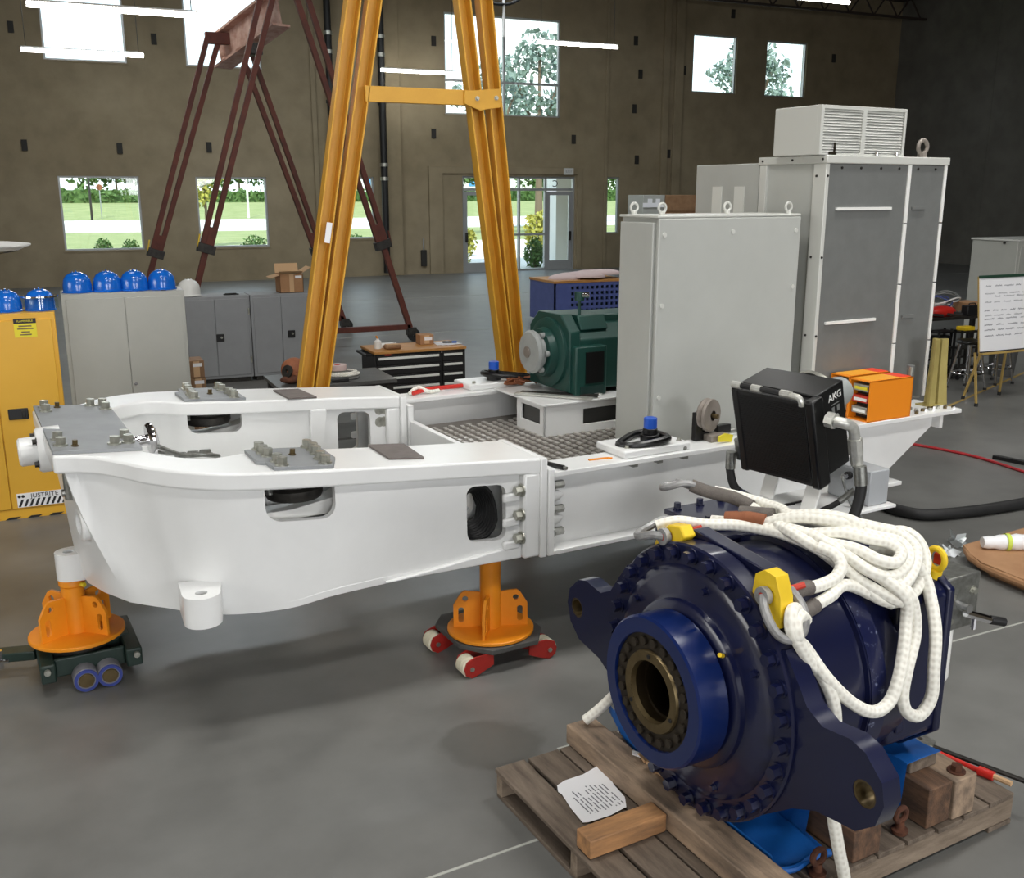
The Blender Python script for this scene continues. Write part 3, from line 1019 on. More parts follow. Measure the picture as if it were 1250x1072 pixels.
# foot flange and belly plate
O = [[V((p.x, VC - p.y, p.z)), V((q.x, VC - q.y, .63))] for p, q in zip(BO, TI)]
I = [[V((p.x, VC - p.y, p.z + .04)), V((q.x, VC - q.y, .67))] for p, q in zip(BO, TI)]
part('foot_flange', MB().solid_sheet(O, I), 'white_paint', bed, bev=.008)
bel = [(p.x, VC - p.y) for p in TI if p.x < 1.9]
part('belly_plate', MB().prism(bel, lambda x, y: (x, y, .72), lambda x, y: (x, y, .76)), 'white_paint', bed)
for s in (1, -1):
    f = lambda w: VC - s * w
    # end frame round the rear of each beam
    y0, y1 = sorted((f(.68), f(1.16)))
    m = MB(); m.box(2.565, 2.605, y0, y1, .615, ZT(2.58))
    part('end_plate', m, 'white_paint', bed, bev=.006)
    m = MB(); y0, y1 = sorted((f(1.085), f(1.15))); m.box(2.47, 2.57, y0, y1, .62, ZT(2.52) - .08)
    part('end_post', m, 'white_paint', bed, bev=.015)
    m = MB(); y0, y1 = sorted((f(.71), f(.765))); m.box(2.47, 2.57, y0, y1, .66, ZT(2.52) - .08)
    part('end_post', m, 'white_paint', bed, bev=.015)
    m = MB(); ya, yb = f(1.09), f(1.125)
    m.prism([(1.7, .632), (2.47, .622), (2.47, .70)], lambda x, z: (x, ya, z), lambda x, z: (x, yb, z))
    part('lower_rib', m, 'white_paint', bed, bev=.008)
    m = MB(); ya, yb = f(.74), f(.70)
    m.prism([(1.93, .68), (2.0, .68), (2.05, 1.13), (1.94, 1.14)], lambda x, z: (x, ya, z), lambda x, z: (x, yb, z))
    part('inner_rib', m, 'white_paint', bed, bev=.01)
hb = hexbolt(.026, .045, 'zinc')
for s in (1, -1):
    for z in (.998, .864, .738):
        inst('flange_bolt', hb, bed, (2.47, VC - s * 1.13, z), (-1, 0, 0))
        m = MB().obox((2.41, VC - s * 1.115, z - .035), (.1, .03, .05), Matrix.Identity(3))
        part('bolt_boss', m, 'white_paint', bed, bev=.012)
    for z in (1.076, .992):
        for du in (0, .05):
            inst('flange_bolt', hb, bed, (2.43 + du * .6, VC - s * .74, z), (0, -s, 0))
# cover plates on the top face
def topplate(name, pts, mat, h=.018):
    m = MB().prism(pts, lambda u, w: P3(u, w, .0005), lambda u, w: P3(u, w, h))
    return part(name, m, mat, bed, bev=.002)
topplate('nose_cover', [(.32, .545), (.71, .545), (.715, -.6), (.325, -.61)], 'grey_plate')
cpl = [(1.155, .70), (1.53, .705), (1.53, .945), (1.468, 1.10), (1.192, 1.075), (1.186, .968), (1.149, .942)]
topplate('beam_cover', cpl, 'grey_plate')
topplate('beam_cover', [(u, -w) for u, w in cpl[::-1]], 'grey_plate')
pad = [(1.795, .69), (1.99, .71), (1.965, 1.025), (1.786, 1.0)]
topplate('dark_plate', pad, 'dark_pad', .012)
topplate('dark_plate', [(u, -w) for u, w in pad[::-1]], 'dark_pad', .012)
cb = hexbolt(.024, .04, 'zinc'); sb = hexbolt(.013, .03, 'bronze')
nosew = [(.375, -.545), (.375, -.43), (.615, -.565), (.68, -.57), (.68, -.45), (.365, .30), (.365, .43), (.60, .45), (.665, .31), (.665, .43)]
for u, w in nosew:
    inst('cover_bolt', cb, bed, P3(u, w, .018), (.075, 0, 1))
for u, w in ((.44, -.535), (.425, .455)):
    inst('lifting_stud', sb, bed, P3(u, w, .018), (.075, 0, 1))
nb = [(1.22, .72), (1.22, .79), (1.225, .855), (1.236, .974), (1.238, 1.045), (1.461, .72), (1.469, .79), (1.462, .86), (1.445, .972), (1.442, 1.055)]
for s in (1, -1):
    for u, w in nb:
        inst('cover_bolt', cb, bed, P3(u, s * w, .018), (.075, 0, 1))
    inst('lifting_stud', sb, bed, P3(1.345, s * .858, .018), (.075, 0, 1))
    # yaw gear inside each side window
    m = MB(); c = (1.33, VC - s * .9)
    m.lathe((c[0], c[1], 1.08), (0, 0, 1), [(0, .02), (0, .13), (.02, .14), (.05, .14), (.06, .11), (.1, .11), (.1, .02)], 28)
    g_ = part('yaw_brake', m, 'dark_metal', bed)
    for a in range(6):
        inst('brake_stud', hexbolt(.014, .05, 'steel'), bed, (c[0] + .2 * cos(a), c[1] + .07 * sin(a), 1.12 + .02 * (a % 2)), (0, 0, 1))
    for du_ in (1.385, 1.415, 1.445, 1.465):
        inst('clamp_stud', hexbolt(.012, .075, 'fitting', False), bed, (du_, VC - s * 1.0, 1.225), (0, 0, -1))
    m = MB(); m.prism([(1.05, .0), (1.6, 0), (1.6, .12), (1.5, .08), (1.3, .05), (1.1, .05)], lambda x, z: (x, VC - s * .84, .98 + z), lambda x, z: (x, VC - s * .96, .98 + z))
    part('brake_bracket', m, 'white_plain', bed, bev=.004)
# nose bosses
m = MB()
m.lathe((.40, 5.43, 1.235), (-1, 0, -.02), [(0, .115), (.1, .115), (.115, .105), (.115, .072), (.19, .072), (.2, .062), (.2, .04), (.15, .04), (.15, 0)], 28)
part('nose_hub', m, 'white_paint', bed)
for a in (40, 140, 220, 320):
    inst('hub_bolt', hexbolt(.014, .02, 'dark_metal'), bed, (.285, 5.43 + .092 * cos(rad(a)), 1.235 + .092 * sin(rad(a))), (-1, 0, 0))
m = MB()
m.lathe((.60, 4.98, .96), (-1, -.12, 0), [(0, .09), (.19, .085), (.2, .075), (.2, .05), (.17, .05)], 28)
part('drain_boss', m, 'white_paint', bed)
m = MB(); m.cyl((.40, 4.97, 1.09), (.40, 4.97, 1.21), .045, n=14); m.box(.36, .44, 4.93, 5.01, 1.21, 1.25)
m.cyl((.37, 4.97, 1.12), (.345, 4.97, 1.12), .018, n=10)
part('valve_body', m, 'steel', bed)
# lifting ears at the foot
def ear(cu, cv, zt, h, r, ang):
    m = MB()
    out = []
    for k in range(15):
        a = rad(-90 + 180 * k / 14)
        out.append((r * cos(a), r * sin(a)))
    out += [(-.16, r * 1.15), (-.16, -r * 1.15)]
    ca, sa = cos(ang), sin(ang)
    tr = lambda z: (lambda x, y: (cu + x * ca - y * sa, cv + x * sa + y * ca, z))
    m.prism(out, tr(zt - h), tr(zt), [circ(0, 0, .028)])
    part('lifting_ear', m, 'white_paint', bed, bev=.012, seg=3)
ear(.832, 4.375, .735, .145, .085, rad(-100))
ear(.376, 5.40, .685, .145, .07, rad(180))
ear(.832, 2 * VC - 4.375, .735, .145, .085, rad(100))
# bits inside the nose
m = MB(); m.lathe((.77, 5.1, 1.30), (1, 0, .1), [(0, .02), (0, .075), (.015, .085), (.03, .085), (.045, .06), (.045, .02)], 24); m.cyl((.70, 5.1, 1.295), (.78, 5.1, 1.3), .03, n=12)
part('chrome_coupling', m, 'chrome', bed)
m = MB()
m.tube([(.8, 5.05, 1.28), (.9, 4.95, 1.24), (1.0, 4.9, 1.24), (1.08, 4.95, 1.21)], .012, smooth=5)
m.tube([(.8, 5.08, 1.24), (.92, 4.97, 1.235), (1.05, 4.95, 1.225)], .009, smooth=5)
for u in (.88, .94, 1.0):
    m.cyl((u, 4.99, 1.23), (u + .04, 4.96, 1.235), .016, n=10)
part('hydraulic_lines', m, 'steel', bed)
# hose coil stowed in the near rear window
m = MB(); r = random.Random(4)
for k in range(9):
    R = .16 - .008 * k
    pts = [(2.262 + R * .68 * cos(a) + .01 * r.random(), 4.42 + .025 * k * .6 + .01 * sin(3 * a), .87 + R * .95 * sin(a)) for a in [2 * pi * i / 18 for i in range(18)]]
    m.tube(pts, .011, n=7, closed=True)
part('hose_coil', m, 'black_rubber', bed)

# ------------------------------------------------------------------ welded rear frame
ZR = 1.083
rear = root('welded_chassis', 'long white welded I-beam chassis bolted behind the bedplate, carrying the cabinets', 'chassis', (4.2, VC, .6), mach=True)
for s in (1, -1):
    f = (lambda v: v) if s > 0 else (lambda v: 2 * VC - .03 - v)
    rail = MB()
    y0, y1 = sorted((f(4.25), f(4.47)))
    rail.box(2.64, 5.86, y0, y1, ZR - .028, ZR)
    tf = part('rail_top_flange', rail, 'white_paint', rear, bev=.004)
    m = MB(); ya, yb = f(4.345), f(4.375)
    m.prism([(2.64, .63), (5.18, .63), (5.74, 1.0), (5.74, ZR - .02), (2.64, ZR - .02)], lambda x, z: (x, ya, z), lambda x, z: (x, yb, z))
    part('rail_web', m, 'white_paint', rear)
    y0, y1 = sorted((f(4.25), f(4.47)))
    part('rail_bottom_flange', MB().box(2.64, 5.33, y0, y1, .625, .65), 'white_paint', rear, bev=.004)
    m = MB(); m.box(5.69, 5.72, y0 + .03, y1, .96, ZR - .02); part('tail_stiffener', m, 'white_paint', rear, bev=.004)
    m = MB(); m.box(2.607, 2.645, *sorted((f(4.26), f(4.74))), .62, 1.10); part('mating_plate', m, 'white_paint', rear, bev=.005)
    for z in (.998, .864, .738):
        inst('flange_stud', hexbolt(.022, .075, 'steel'), rear, (2.645, f(4.30), z), (1, 0, 0))
    for z in (.93, .80):
        m = MB(); m.lathe((2.645, f(4.33), z), (1, 0, 0), [(0, .0), (0, .045), (.06, .028), (.1, 0)], 14); part('cast_scallop', m, 'white_paint', rear)
    for u in (3.17, 3.34, 3.52):
        m = MB(); m.box(u - .018, u + .018, *sorted((f(4.27), f(4.31))), ZR - .05, ZR - .028); part('clip_nut', m, 'steel', rear, bev=.003)
    for u in (3.15,):
        pass
# cross members, grating, deck
part('cross_beam', MB().box(2.62, 2.66, 4.74, 6.12, .62, .99), 'white_paint', rear, bev=.004)
part('cross_beam', MB().box(4.78, 4.83, 4.47, 6.3, .62, 1.05), 'white_paint', rear, bev=.004)
part('cross_beam', MB().box(5.70, 5.75, 4.47, 6.3, .95, 1.05), 'white_paint', rear, bev=.004)
part('deck_plate', MB().box(4.8, 5.86, 4.46, 6.32, ZR - .03, ZR - .002), 'white_paint', rear, bev=.003)
gr = part('floor_grating', MB().box(2.66, 4.8, 4.37, 6.40, .86, .872), 'grating_base', rear)
m = MB()
du, dv = .066, .078
nu, nv = int(2.1 / du), int(1.9 / dv)
for i in range(nu):
    for j in range(nv):
        u = 2.68 + du * i; v = 4.42 + dv * j + (dv / 2 if i % 2 else 0)
        m.obox((u, v, .875), (.026, .05, .014), Matrix.Rotation(rad(8 if i % 2 else -8), 3, 'Z'))
part('tread_pattern', m, 'tread_alu', gr, stuff=True)
# generator pedestal
ped = MB()
u0, u1, v0, v1 = 3.42, 4.72, 5.66, 6.04
for (a, b, c, d, ax) in ((u0, u1, v0, v0 + .02, 0), (u0, u0 + .02, v0, v1, 1)):
    if ax == 0:
        ped.prism([(a, .872), (b, .872), (b, 1.09), (a, 1.09)], lambda x, z: (x, c, z), lambda x, z: (x, d, z), [[(3.74, .93), (4.6, .93), (4.6, 1.04), (3.74, 1.04)]])
    else:
        ped.prism([(c, .872), (d, .872), (d, 1.09), (c, 1.09)], lambda y, z: (a, y, z), lambda y, z: (b, y, z), [[(5.72, .95), (5.98, .95), (5.98, 1.06), (5.72, 1.06)]])
ped.box(u1 - .02, u1, v0, v1, .872, 1.09)
part('generator_pedestal', ped, 'white_paint', rear, bev=.005)
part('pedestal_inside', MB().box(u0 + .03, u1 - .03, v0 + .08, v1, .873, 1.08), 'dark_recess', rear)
m = MB(); m.box(u0 - .02, u1, v0 - .02, v1 + .31, 1.09, 1.105)
part('pedestal_top', m, 'white_paint', rear, bev=.004)
part('pedestal_dark_sheet', MB().box(3.8, 4.71, 5.86, 6.3, 1.105, 1.1065), 'dark_recess', rear)  # thin dark sheet laid on the plate between the generator feet

# loose things lying on the frame
t = root('steel_strip', 'bright loose metal strips lying across the pedestal corner below the green generator', 'metal strip', (3.5, 5.8, 1.105), mach=True)
part('strip', MB().bar((3.42, 6.05, 1.115), (3.78, 5.62, 1.115), .06, .012), 'fitting', t)
part('strip', MB().bar((3.47, 6.06, 1.117), (3.86, 5.66, 1.122), .045, .014), 'dark_metal', t)
t = root('black_rod', 'short black threaded rod lying at the near frame corner beside the bolted joint', 'rod', (2.68, 4.3, ZR), mach=True)
part('rod', MB().cyl((2.655, 4.42, ZR + .014), (2.70, 4.265, ZR + .014), .013, n=12), 'black', t)
part('rod_end', MB().cyl((2.70, 4.265, ZR + .014), (2.706, 4.245, ZR + .014), .009, n=10), 'steel', t)
t = root('hook_spanner', 'thin orange-brown bent strip lying on the white frame edge', 'tool', (2.98, 4.35, ZR), mach=True)
part('blade', MB().bar((2.92, 4.36, ZR + .004), (3.03, 4.35, ZR + .004), .016, .006), 'orange_paint', t)
part('hook', MB().bar((3.03, 4.35, ZR + .004), (3.055, 4.33, ZR + .004), .016, .006), 'orange_paint', t)
t = root('screwdriver', 'small red-handled screwdriver lying on the white frame edge', 'tool', (3.52, 4.34, ZR), mach=True)
part('handle', MB().cyl((3.50, 4.39, ZR + .013), (3.515, 4.30, ZR + .013), .013, n=10), 'tool_red', t)
part('shank', MB().cyl((3.50, 4.39, ZR + .013), (3.49, 4.45, ZR + .013), .005, n=8), 'steel', t)
part('cap', MB().cyl((3.515, 4.30, ZR + .013), (3.519, 4.275, ZR + .013), .012, n=10), 'steel', t)
t = root('red_cable_bundle', 'red and white leads lying on the far frame rail in front of the tool chest', 'cable', (2.95, 6.5, ZR), mach=True)
m = MB(); m.tube([(2.8, 6.45, ZR + .02), (2.95, 6.5, ZR + .03), (3.1, 6.52, ZR + .025), (3.3, 6.55, ZR + .02)], .016, smooth=5)
part('red_lead', m, 'tool_red', t)
m = MB(); m.tube([(2.78, 6.47, ZR + .015), (2.86, 6.5, ZR + .05), (2.93, 6.46, ZR + .02), (3.02, 6.49, ZR + .015)], .014, smooth=5)
part('pale_lead', m, 'rope', t)

# lifting swivels with blue caps, near and far rail
def swivel(cu, cv, sgn, lab):
    t = root('lifting_swivel', lab, 'lifting ring', (cu, cv, ZR), mach=True)
    m = MB(); m.box(cu - .26, cu + .2, cv - .12, cv + .16, ZR, ZR + .045)
    part('base_block', m, 'white_paint', t, bev=.01)
    m = MB(); m.cyl((cu, cv, ZR + .045), (cu, cv, ZR + .09), .055, n=18); m.cyl((cu, cv, ZR + .09), (cu, cv, ZR + .125), .042, n=18)
    part('swivel_body', m, 'black_satin', t, bev=.004)
    part('cap', MB().cyl((cu, cv, ZR + .12), (cu, cv, ZR + .185), .038, n=18), 'cap_blue', t, bev=.004)
    m = MB()
    if sgn > 0:
        L = [(cu + .075, cv - .05), (cu + .03, cv - .1), (cu - .13, cv - .085), (cu - .2, cv - .03), (cu - .19, cv + .03), (cu - .04, cv + .1), (cu + .06, cv + .075)]
        z = lambda x: ZR + .075 - max(0, cu - x) * .12
    else:
        L = [(cu - .06, cv + .05), (cu - .02, cv + .07), (cu + .2, cv - .06), (cu + .3, cv - .14), (cu + .28, cv - .2), (cu + .18, cv - .16), (cu - .04, cv - .06)]
        z = lambda x: ZR + .09 - max(0, x - cu) * .1
    m.tube([(a, b, z(a)) for a, b in L], .021, n=10, closed=True, smooth=5)
    part('ring', m, 'black_satin', t)
    for d in (-.2, .16):
        inst('base_bolt', hexbolt(.012, .016, 'zinc'), t, (cu + d, cv - .06, ZR + .045), (0, 0, 1))
swivel(3.36, 4.40, 1, 'black lifting ring with blue cap bolted on the near white rail before the cabinet')
swivel(3.50, 6.53, -1, 'black lifting ring with blue cap on the far white rail beside the generator')
# cable sheave on the near rail
t = root('cable_sheave', 'small grey grooved wheel on a bracket standing on the near rail beside the oil cooler', 'wheel', (3.84, 4.38, ZR), mach=True)
m = MB(); m.lathe((3.80, 4.42, 1.23), (.35, -1, 0), [(-.03, .03), (-.03, .095), (-.02, .1), (-.005, .085), (.01, .1), (.025, .095), (.03, .03)], 30)
part('wheel', m, 'cast_grey', t)
part('axle', MB().cyl((3.79, 4.46, 1.23), (3.82, 4.36, 1.23), .014, n=12), 'bronze', t)
m = MB(); m.bar((3.822, 4.38, 1.24), (3.822, 4.38, ZR), .03, .012); part('fork_arm', m, 'bronze', t)
part('base', MB().box(3.76, 3.9, 4.34, 4.44, ZR, ZR + .04), 'cast_grey', t, bev=.004)
m = MB(); m.prism([(0, 0), (.11, 0), (.1, .05), (.05, .06), (.04, .17), (0, .17)], lambda x, z: (3.70 + x, 4.45, ZR + z), lambda x, z: (3.70 + x, 4.41, ZR + z)); m.box(3.86, 3.96, 4.40, 4.44, ZR + .03, ZR + .08)
part('motor_bracket', m, 'black_satin', t, bev=.004)
m = MB(); m.prism([(0, 0), (.1, -.01), (.11, .03), (.05, .045), (0, .03)], lambda x, z: (3.78 + x, 4.30, ZR + z + .012), lambda x, z: (3.78 + x, 4.31, ZR + z + .012))
part('yellow_tag', m, 'tag_yellow', t)
m = MB(); m.cyl((3.92, 4.42, ZR + .03), (4.08, 4.42, ZR + .03), .015, n=10); part('steel_pin', m, 'steel', t)

# generator
gen = root('generator', 'dark green electric generator with a grey round end flange, on the white pedestal', 'generator', (4.1, 6.05, 1.105), mach=True)
Y0, Y1 = 5.80, 6.33
m = MB()
m.prism([(5.80, 1.14), (6.33, 1.14), (6.36, 1.5), (6.28, 1.60), (5.9, 1.60), (5.80, 1.5)], lambda y, z: (3.78, y, z), lambda y, z: (4.79, y, z))
m.prism([(5.79, 1.13), (6.34, 1.13), (6.34, 1.56), (6.22, 1.67), (5.91, 1.67), (5.79, 1.56)], lambda y, z: (3.70, y, z), lambda y, z: (3.79, y, z))
part('stator_housing', m, 'generator_green', gen, bev=.01)
m = MB(); m.box(3.72, 3.98, 5.735, 5.82, 1.11, 1.46)
part('terminal_box', m, 'generator_green', gen, bev=.01)
m = MB(); m.box(3.80, 3.95, 5.728, 5.737, 1.2, 1.42); part('cooling_grille', m, 'black_satin', gen)
m = MB(); m.box(3.76, 3.95, 5.728, 5.737, 1.125, 1.18); part('cable_entry', m, 'generator_dark', gen)
m = MB(); m.prism([(5.83, 1.56), (6.3, 1.56), (6.24, 1.66), (5.88, 1.66)], lambda y, z: (3.82, y, z), lambda y, z: (4.05, y, z)); m.box(4.05, 4.79, 5.93, 6.22, 1.58, 1.65)
part('air_hood', m, 'generator_green', gen, bev=.008)
m = MB(); m.lathe((3.71, 6.06, 1.39), (-1, 0, 0), [(0, .25), (.03, .245), (.045, .2), (.045, .18), (.1, .17), (.11, .1)], 36); part('end_shield', m, 'generator_green', gen)
m = MB(); m.lathe((3.68, 6.06, 1.40), (-1, 0, 0), [(0, .13), (.02, .135), (.04, .135), (.07, .125), (.1, .125), (.11, .15), (.13, .155), (.15, .14), (.16, .05), (.155, .0)], 32)
part('end_flange', m, 'generator_grey', gen)
for a in range(0, 360, 60):
    p = (3.58, 6.06 + .14 * cos(rad(a)), 1.40 + .14 * sin(rad(a)))
    m = MB(); m.cyl(p, (p[0] + .05, p[1], p[2]), .022, n=10); part('flange_lug', m, 'generator_grey', gen)
part('shaft_plate', MB().cyl((3.525, 6.06, 1.40), (3.51, 6.06, 1.40), .04, n=20), 'cast_grey', gen)
m = MB(); m.cyl((3.86, 5.92, 1.64), (3.86, 5.92, 1.78), .012, n=8); m.cyl((3.86, 5.92, 1.76), (3.86, 5.92, 1.82), .035, n=12); part('sensor_post', m, 'generator_green', gen)
part('sensor_head', MB().cyl((3.87, 5.90, 1.80), (3.91, 5.87, 1.80), .02, n=12), 'chrome', gen)
m = MB(); m.box(4.42, 4.55, 5.95, 6.05, 1.64, 1.74); m.cyl((4.48, 6.0, 1.74), (4.48, 6.0, 1.78), .03, n=12); part('top_valve', m, 'generator_green', gen, bev=.006)
part('red_cover', MB().box(4.56, 4.78, 5.93, 6.03, 1.66, 1.74), 'pin_red', gen, bev=.005)
for (u, v) in ((3.90, 5.80), (3.90, 6.30), (4.68, 5.80), (4.68, 6.30)):
    m = MB(); m.lathe((u, v, 1.105), (0, 0, 1), [(0, .0), (0, .075), (.01, .08), (.03, .05), (.05, .045), (.05, 0)], 20); part('rubber_mount', m, 'white_plain', gen)
t = root('copper_tube_bundle', 'tangled copper-coloured leads lying by the generator on the far rail', 'cable', (3.55, 6.4, 1.105), mach=True)
m = MB(); r = random.Random(2)
for k in range(7):
    a = r.uniform(0, 6)
    m.tube([(3.46 + r.random() * .3, 6.3 + r.random() * .12, 1.115 + r.random() * .05) for i in range(4)], .011, smooth=5, n=6)
part('leads', m, 'leather_brown', t)

# ------------------------------------------------------------------ cabinets on the frame
def eyenut(parent, u, v, z, mat='cabinet_trim', k=1.0):
    m = MB()
    m.cyl((u, v, z), (u, v, z + .02 * k), .018 * k, n=10)
    m.tube([(u + .026 * k * cos(a), v, z + .042 * k + .026 * k * sin(a)) for a in [2 * pi * i / 14 for i in range(14)]], .008 * k, n=7, closed=True)
    part('lifting_eye', m, mat, parent)
c1 = root('electrical_cabinet', 'light grey flat-fronted control cabinet with four lifting eyes, left of the tall one', 'cabinet', (4.1, 4.87, .875), mach=True)
U0, U1, Va, Vb, Z0, Z1 = 3.60, 4.71, 4.70, 5.075, .875, 2.36
m = MB(); m.box(U0 + .01, U1 - .01, Va + .02, Vb, Z0, Z1); part('body', m, 'cabinet_grey', c1, bev=.006)
part('front_door', MB().box(U0, U1, Va - .005, Va + .018, Z0 + .01, Z1 - .006), 'cabinet_grey', c1, bev=.006)
part('side_panel', MB().box(U0 - .012, U0 + .012, Va + .035, Vb - .012, Z0 + .02, Z1 - .03), 'cabinet_grey', c1, bev=.006)
part('top_cover', MB().box(U0 - .008, U1, Va - .003, Vb + .006, Z1 - .004, Z1 + .012), 'cabinet_trim', c1, bev=.005)
for u, v in ((U0 + .06, Va + .05), (U0 + .06, Vb - .05), (U1 - .06, Va + .05), (U1 - .32, Vb - .05)):
    eyenut(c1, u, v, Z1 + .01)
lk = MB().cyl((0, 0, 0), (0, 0, .006), .014, n=14).mesh('door_lock', 'cabinet_trim')
for u, z in ((U0 + .04, 2.26), (U0 + .04, 1.85), (U0 + .04, 1.3), ((U0 + U1) / 2, 2.27), (U1 - .04, 2.27), (U1 - .04, 1.92)):
    inst('door_lock', lk, c1, (u, Va - .005, z), (0, -1, 0))

c2 = root('switchgear_cabinet', 'tall cabinet with galvanised grey front panels and white edge trims, tallest on the frame', 'cabinet', (5.4, 5.0, ZR), mach=True)
U0, U1, Va, Vb, Z0, Z1 = 4.82, 5.93, 4.62, 5.20, ZR, 2.725
part('body', MB().box(U0 + .01, U1 - .01, Va + .02, Vb, Z0, Z1 - .02), 'cabinet_grey', c2, bev=.005)
part('roof', MB().box(U0 - .015, U1 + .015, Va - .015, Vb + .015, Z1 - .05, Z1), 'cabinet_trim', c2, bev=.006)
part('front_panel', MB().box(U0 + .02, 5.555, Va, Va + .022, Z0 + .02, Z1 - .05), 'galvanised', c2, bev=.003, label='wide galvanised front panel')
part('front_panel', MB().box(5.585, U1 - .02, Va, Va + .022, Z0 + .02, Z1 - .05), 'galvanised', c2, bev=.003, label='narrow galvanised front panel')
for a, b in ((5.555, 5.585), (U1 - .02, U1 + .005)):
    for k in range(4):
        z0 = Z0 + .02 + k * .4
        part('edge_trim', MB().box(a, b, Va - .008, Va + .02, z0, z0 + .392), 'white_plain', c2, bev=.003)
part('corner_post', MB().box(U0 - .008, U0 + .022, Va - .006, Va + .10, Z0, Z1 - .05), 'cabinet_trim', c2, bev=.004)
part('corner_post', MB().box(U0 - .008, U0 + .02, Vb - .06, Vb + .004, Z0, Z1 - .05), 'cabinet_trim', c2, bev=.004)
for a, b, z in ((4.92, 5.42, 2.40), (5.62, 5.75, 2.40), (4.90, 5.36, 1.68), (5.62, 5.74, 1.68)):
    part('panel_stiffener', MB().box(a, b, Va - .014, Va + .002, z - .01, z + .008), 'white_plain' if a < 5.5 else 'galvanised', c2)
sc = hexbolt(.008, .006, 'dark_metal', False)
for u in (4.95, 5.12, 5.3, 5.47, 5.65, 5.82):
    inst('panel_screw', sc, c2, (u, Va - .001, Z1 - .075), (0, -1, 0))
for v in (4.64, 4.9, 5.17):
    inst('panel_screw', sc, c2, (U0 - .015, v, Z1 - .025), (-1, 0, 0))
for z in (2.6, 2.1, 1.6):
    inst('panel_screw', sc, c2, (U0 - .008, 4.69, z), (-1, 0, 0))
    inst('panel_screw', sc, c2, (U0 + .005, Va - .006, z), (0, -1, 0))
eyenut(c2, 5.80, 4.72, Z1, 'cast_grey', 1.7)
c3 = root('light_grey_cabinet', 'light grey cabinet with two paler rectangular patches, behind the tall galvanised one', 'cabinet', (5.3, 5.6, ZR), mach=True)
part('body', MB().box(4.83, 5.75, 5.225, 5.88, ZR, 2.69), 'cabinet_grey', c3, bev=.006)
for v in (5.41, 5.64):
    part('pale_patch', MB().box(4.824, 4.832, v - .05, v + .05, 2.2, 2.54), 'patch_grey', c3)
    part('patch_label', MB().box(4.82, 4.825, v - .05, v - .0, 2.28, 2.31), 'cabinet_trim', c3)
ac = root('air_conditioner', 'white box air conditioner with two louvred grilles on the tall cabinet roof', 'air conditioner', (5.1, 4.9, 2.726), mach=True)
U0, U1, Va, Vb, Z0, Z1 = 4.755, 5.515, 4.63, 5.03, 2.726, 3.02
part('body', MB().box(U0, U1, Va + .03, Vb, Z0, Z1), 'cabinet_trim', ac, bev=.006)
m = MB()
m.prism([(U0, Z0), (U1, Z0), (U1, Z1), (U0, Z1)], lambda x, z: (x, Va, z), lambda x, z: (x, Va + .035, z),
        [rrect(U0 + .025, 5.115, Z0 + .012, Z1 - .022, .003, 1), rrect(5.15, U1 - .02, Z0 + .012, Z1 - .022, .003, 1)])
part('grille_frame', m, 'cabinet_trim', ac, bev=.002)
sl = MB().obox((0, 0, 0), (.335, .004, .017), Matrix.Rotation(rad(-38), 3, 'X')).mesh('louvre_slat', 'cabinet_trim')
part('grille_back', MB().box(U0 + .02, U1 - .02, Va + .029, Va + .0305, Z0 + .01, Z1 - .02), 'dark_recess', ac)
for k in range(15):
    z = Z0 + .024 + k * .0172
    inst('louvre_slat', sl, ac, (4.9475, Va + .012, z)); inst('louvre_slat', sl, ac, (5.3225, Va + .012, z))
for u, v in ((4.78, 4.9), (4.78, 5.0), (4.78, 4.7)):
    inst('roof_screw', sc, ac, (u, v, Z1), (0, 0, 1))
m = MB(); m.box(4.87, 4.89, 4.625, 4.635, 2.727, 2.8); m.box(4.82, 4.89, 4.615, 4.64, 2.727, 2.745); part('drain_spout', m, 'chrome', ac)
for u in (5.24, 5.42):
    m = MB(); m.cyl((u, 4.615, 2.727), (u, 4.615, 2.75), .014, n=10); part('foot_bolt', m, 'chrome', ac)
# orange contactor boxes on the near rail
def obox(u0, u1, v0, v1, z1, lab, front):
    t = root('orange_control_box', lab, 'box', ((u0 + u1) / 2, (v0 + v1) / 2, ZR), mach=True)
    m = MB(); m.box(u0, u1, v0, v0 + .008, ZR, z1); m.box(u0, u1, v1 - .008, v1, ZR, z1); m.box(u0, u1, v0, v1, ZR, ZR + .008); m.box(u1 - .008, u1, v0, v1, ZR, z1); m.box(u0, u1, v0, v1, z1 - .006, z1)
    part('housing', m, 'orange_box', t)
    part('lid_film', MB().box(u0 + .03, u1 - .08, v0 + .02, v1 - .005, z1, z1 + .002), 'amber_film', t)
    part('lid_film', MB().box(u1 - .1, u1 - .004, v0 + .02, v1 - .002, z1, z1 + .003), 'red_film', t)
    part('mounting_plate', MB().box(u0 + .07, u0 + .075, v0 + .01, v1 - .01, ZR + .01, z1 - .01), 'dark_metal', t)
    for k in range(3):
        z = ZR + .045 + k * .072
        part('contactor', MB().box(u0 + .012, u0 + .07, v0 + .025, v1 - .02, z, z + .045), ('zinc', 'pin_red', 'zinc')[k], t, bev=.003)
        part('terminal_row', MB().box(u0 + .004, u0 + .012, v0 + .03, v1 - .04, z + .012, z + .03), ('white_plain', 'white_plain', 'tag_yellow')[k], t)
obox(4.965, 5.36, 4.262, 4.43, 1.345, 'orange open-sided control box with wired contactors, in front on the white rail', True)
obox(4.98, 5.36, 4.445, 4.6, 1.35, 'second orange control box, half hidden behind the front one', False)
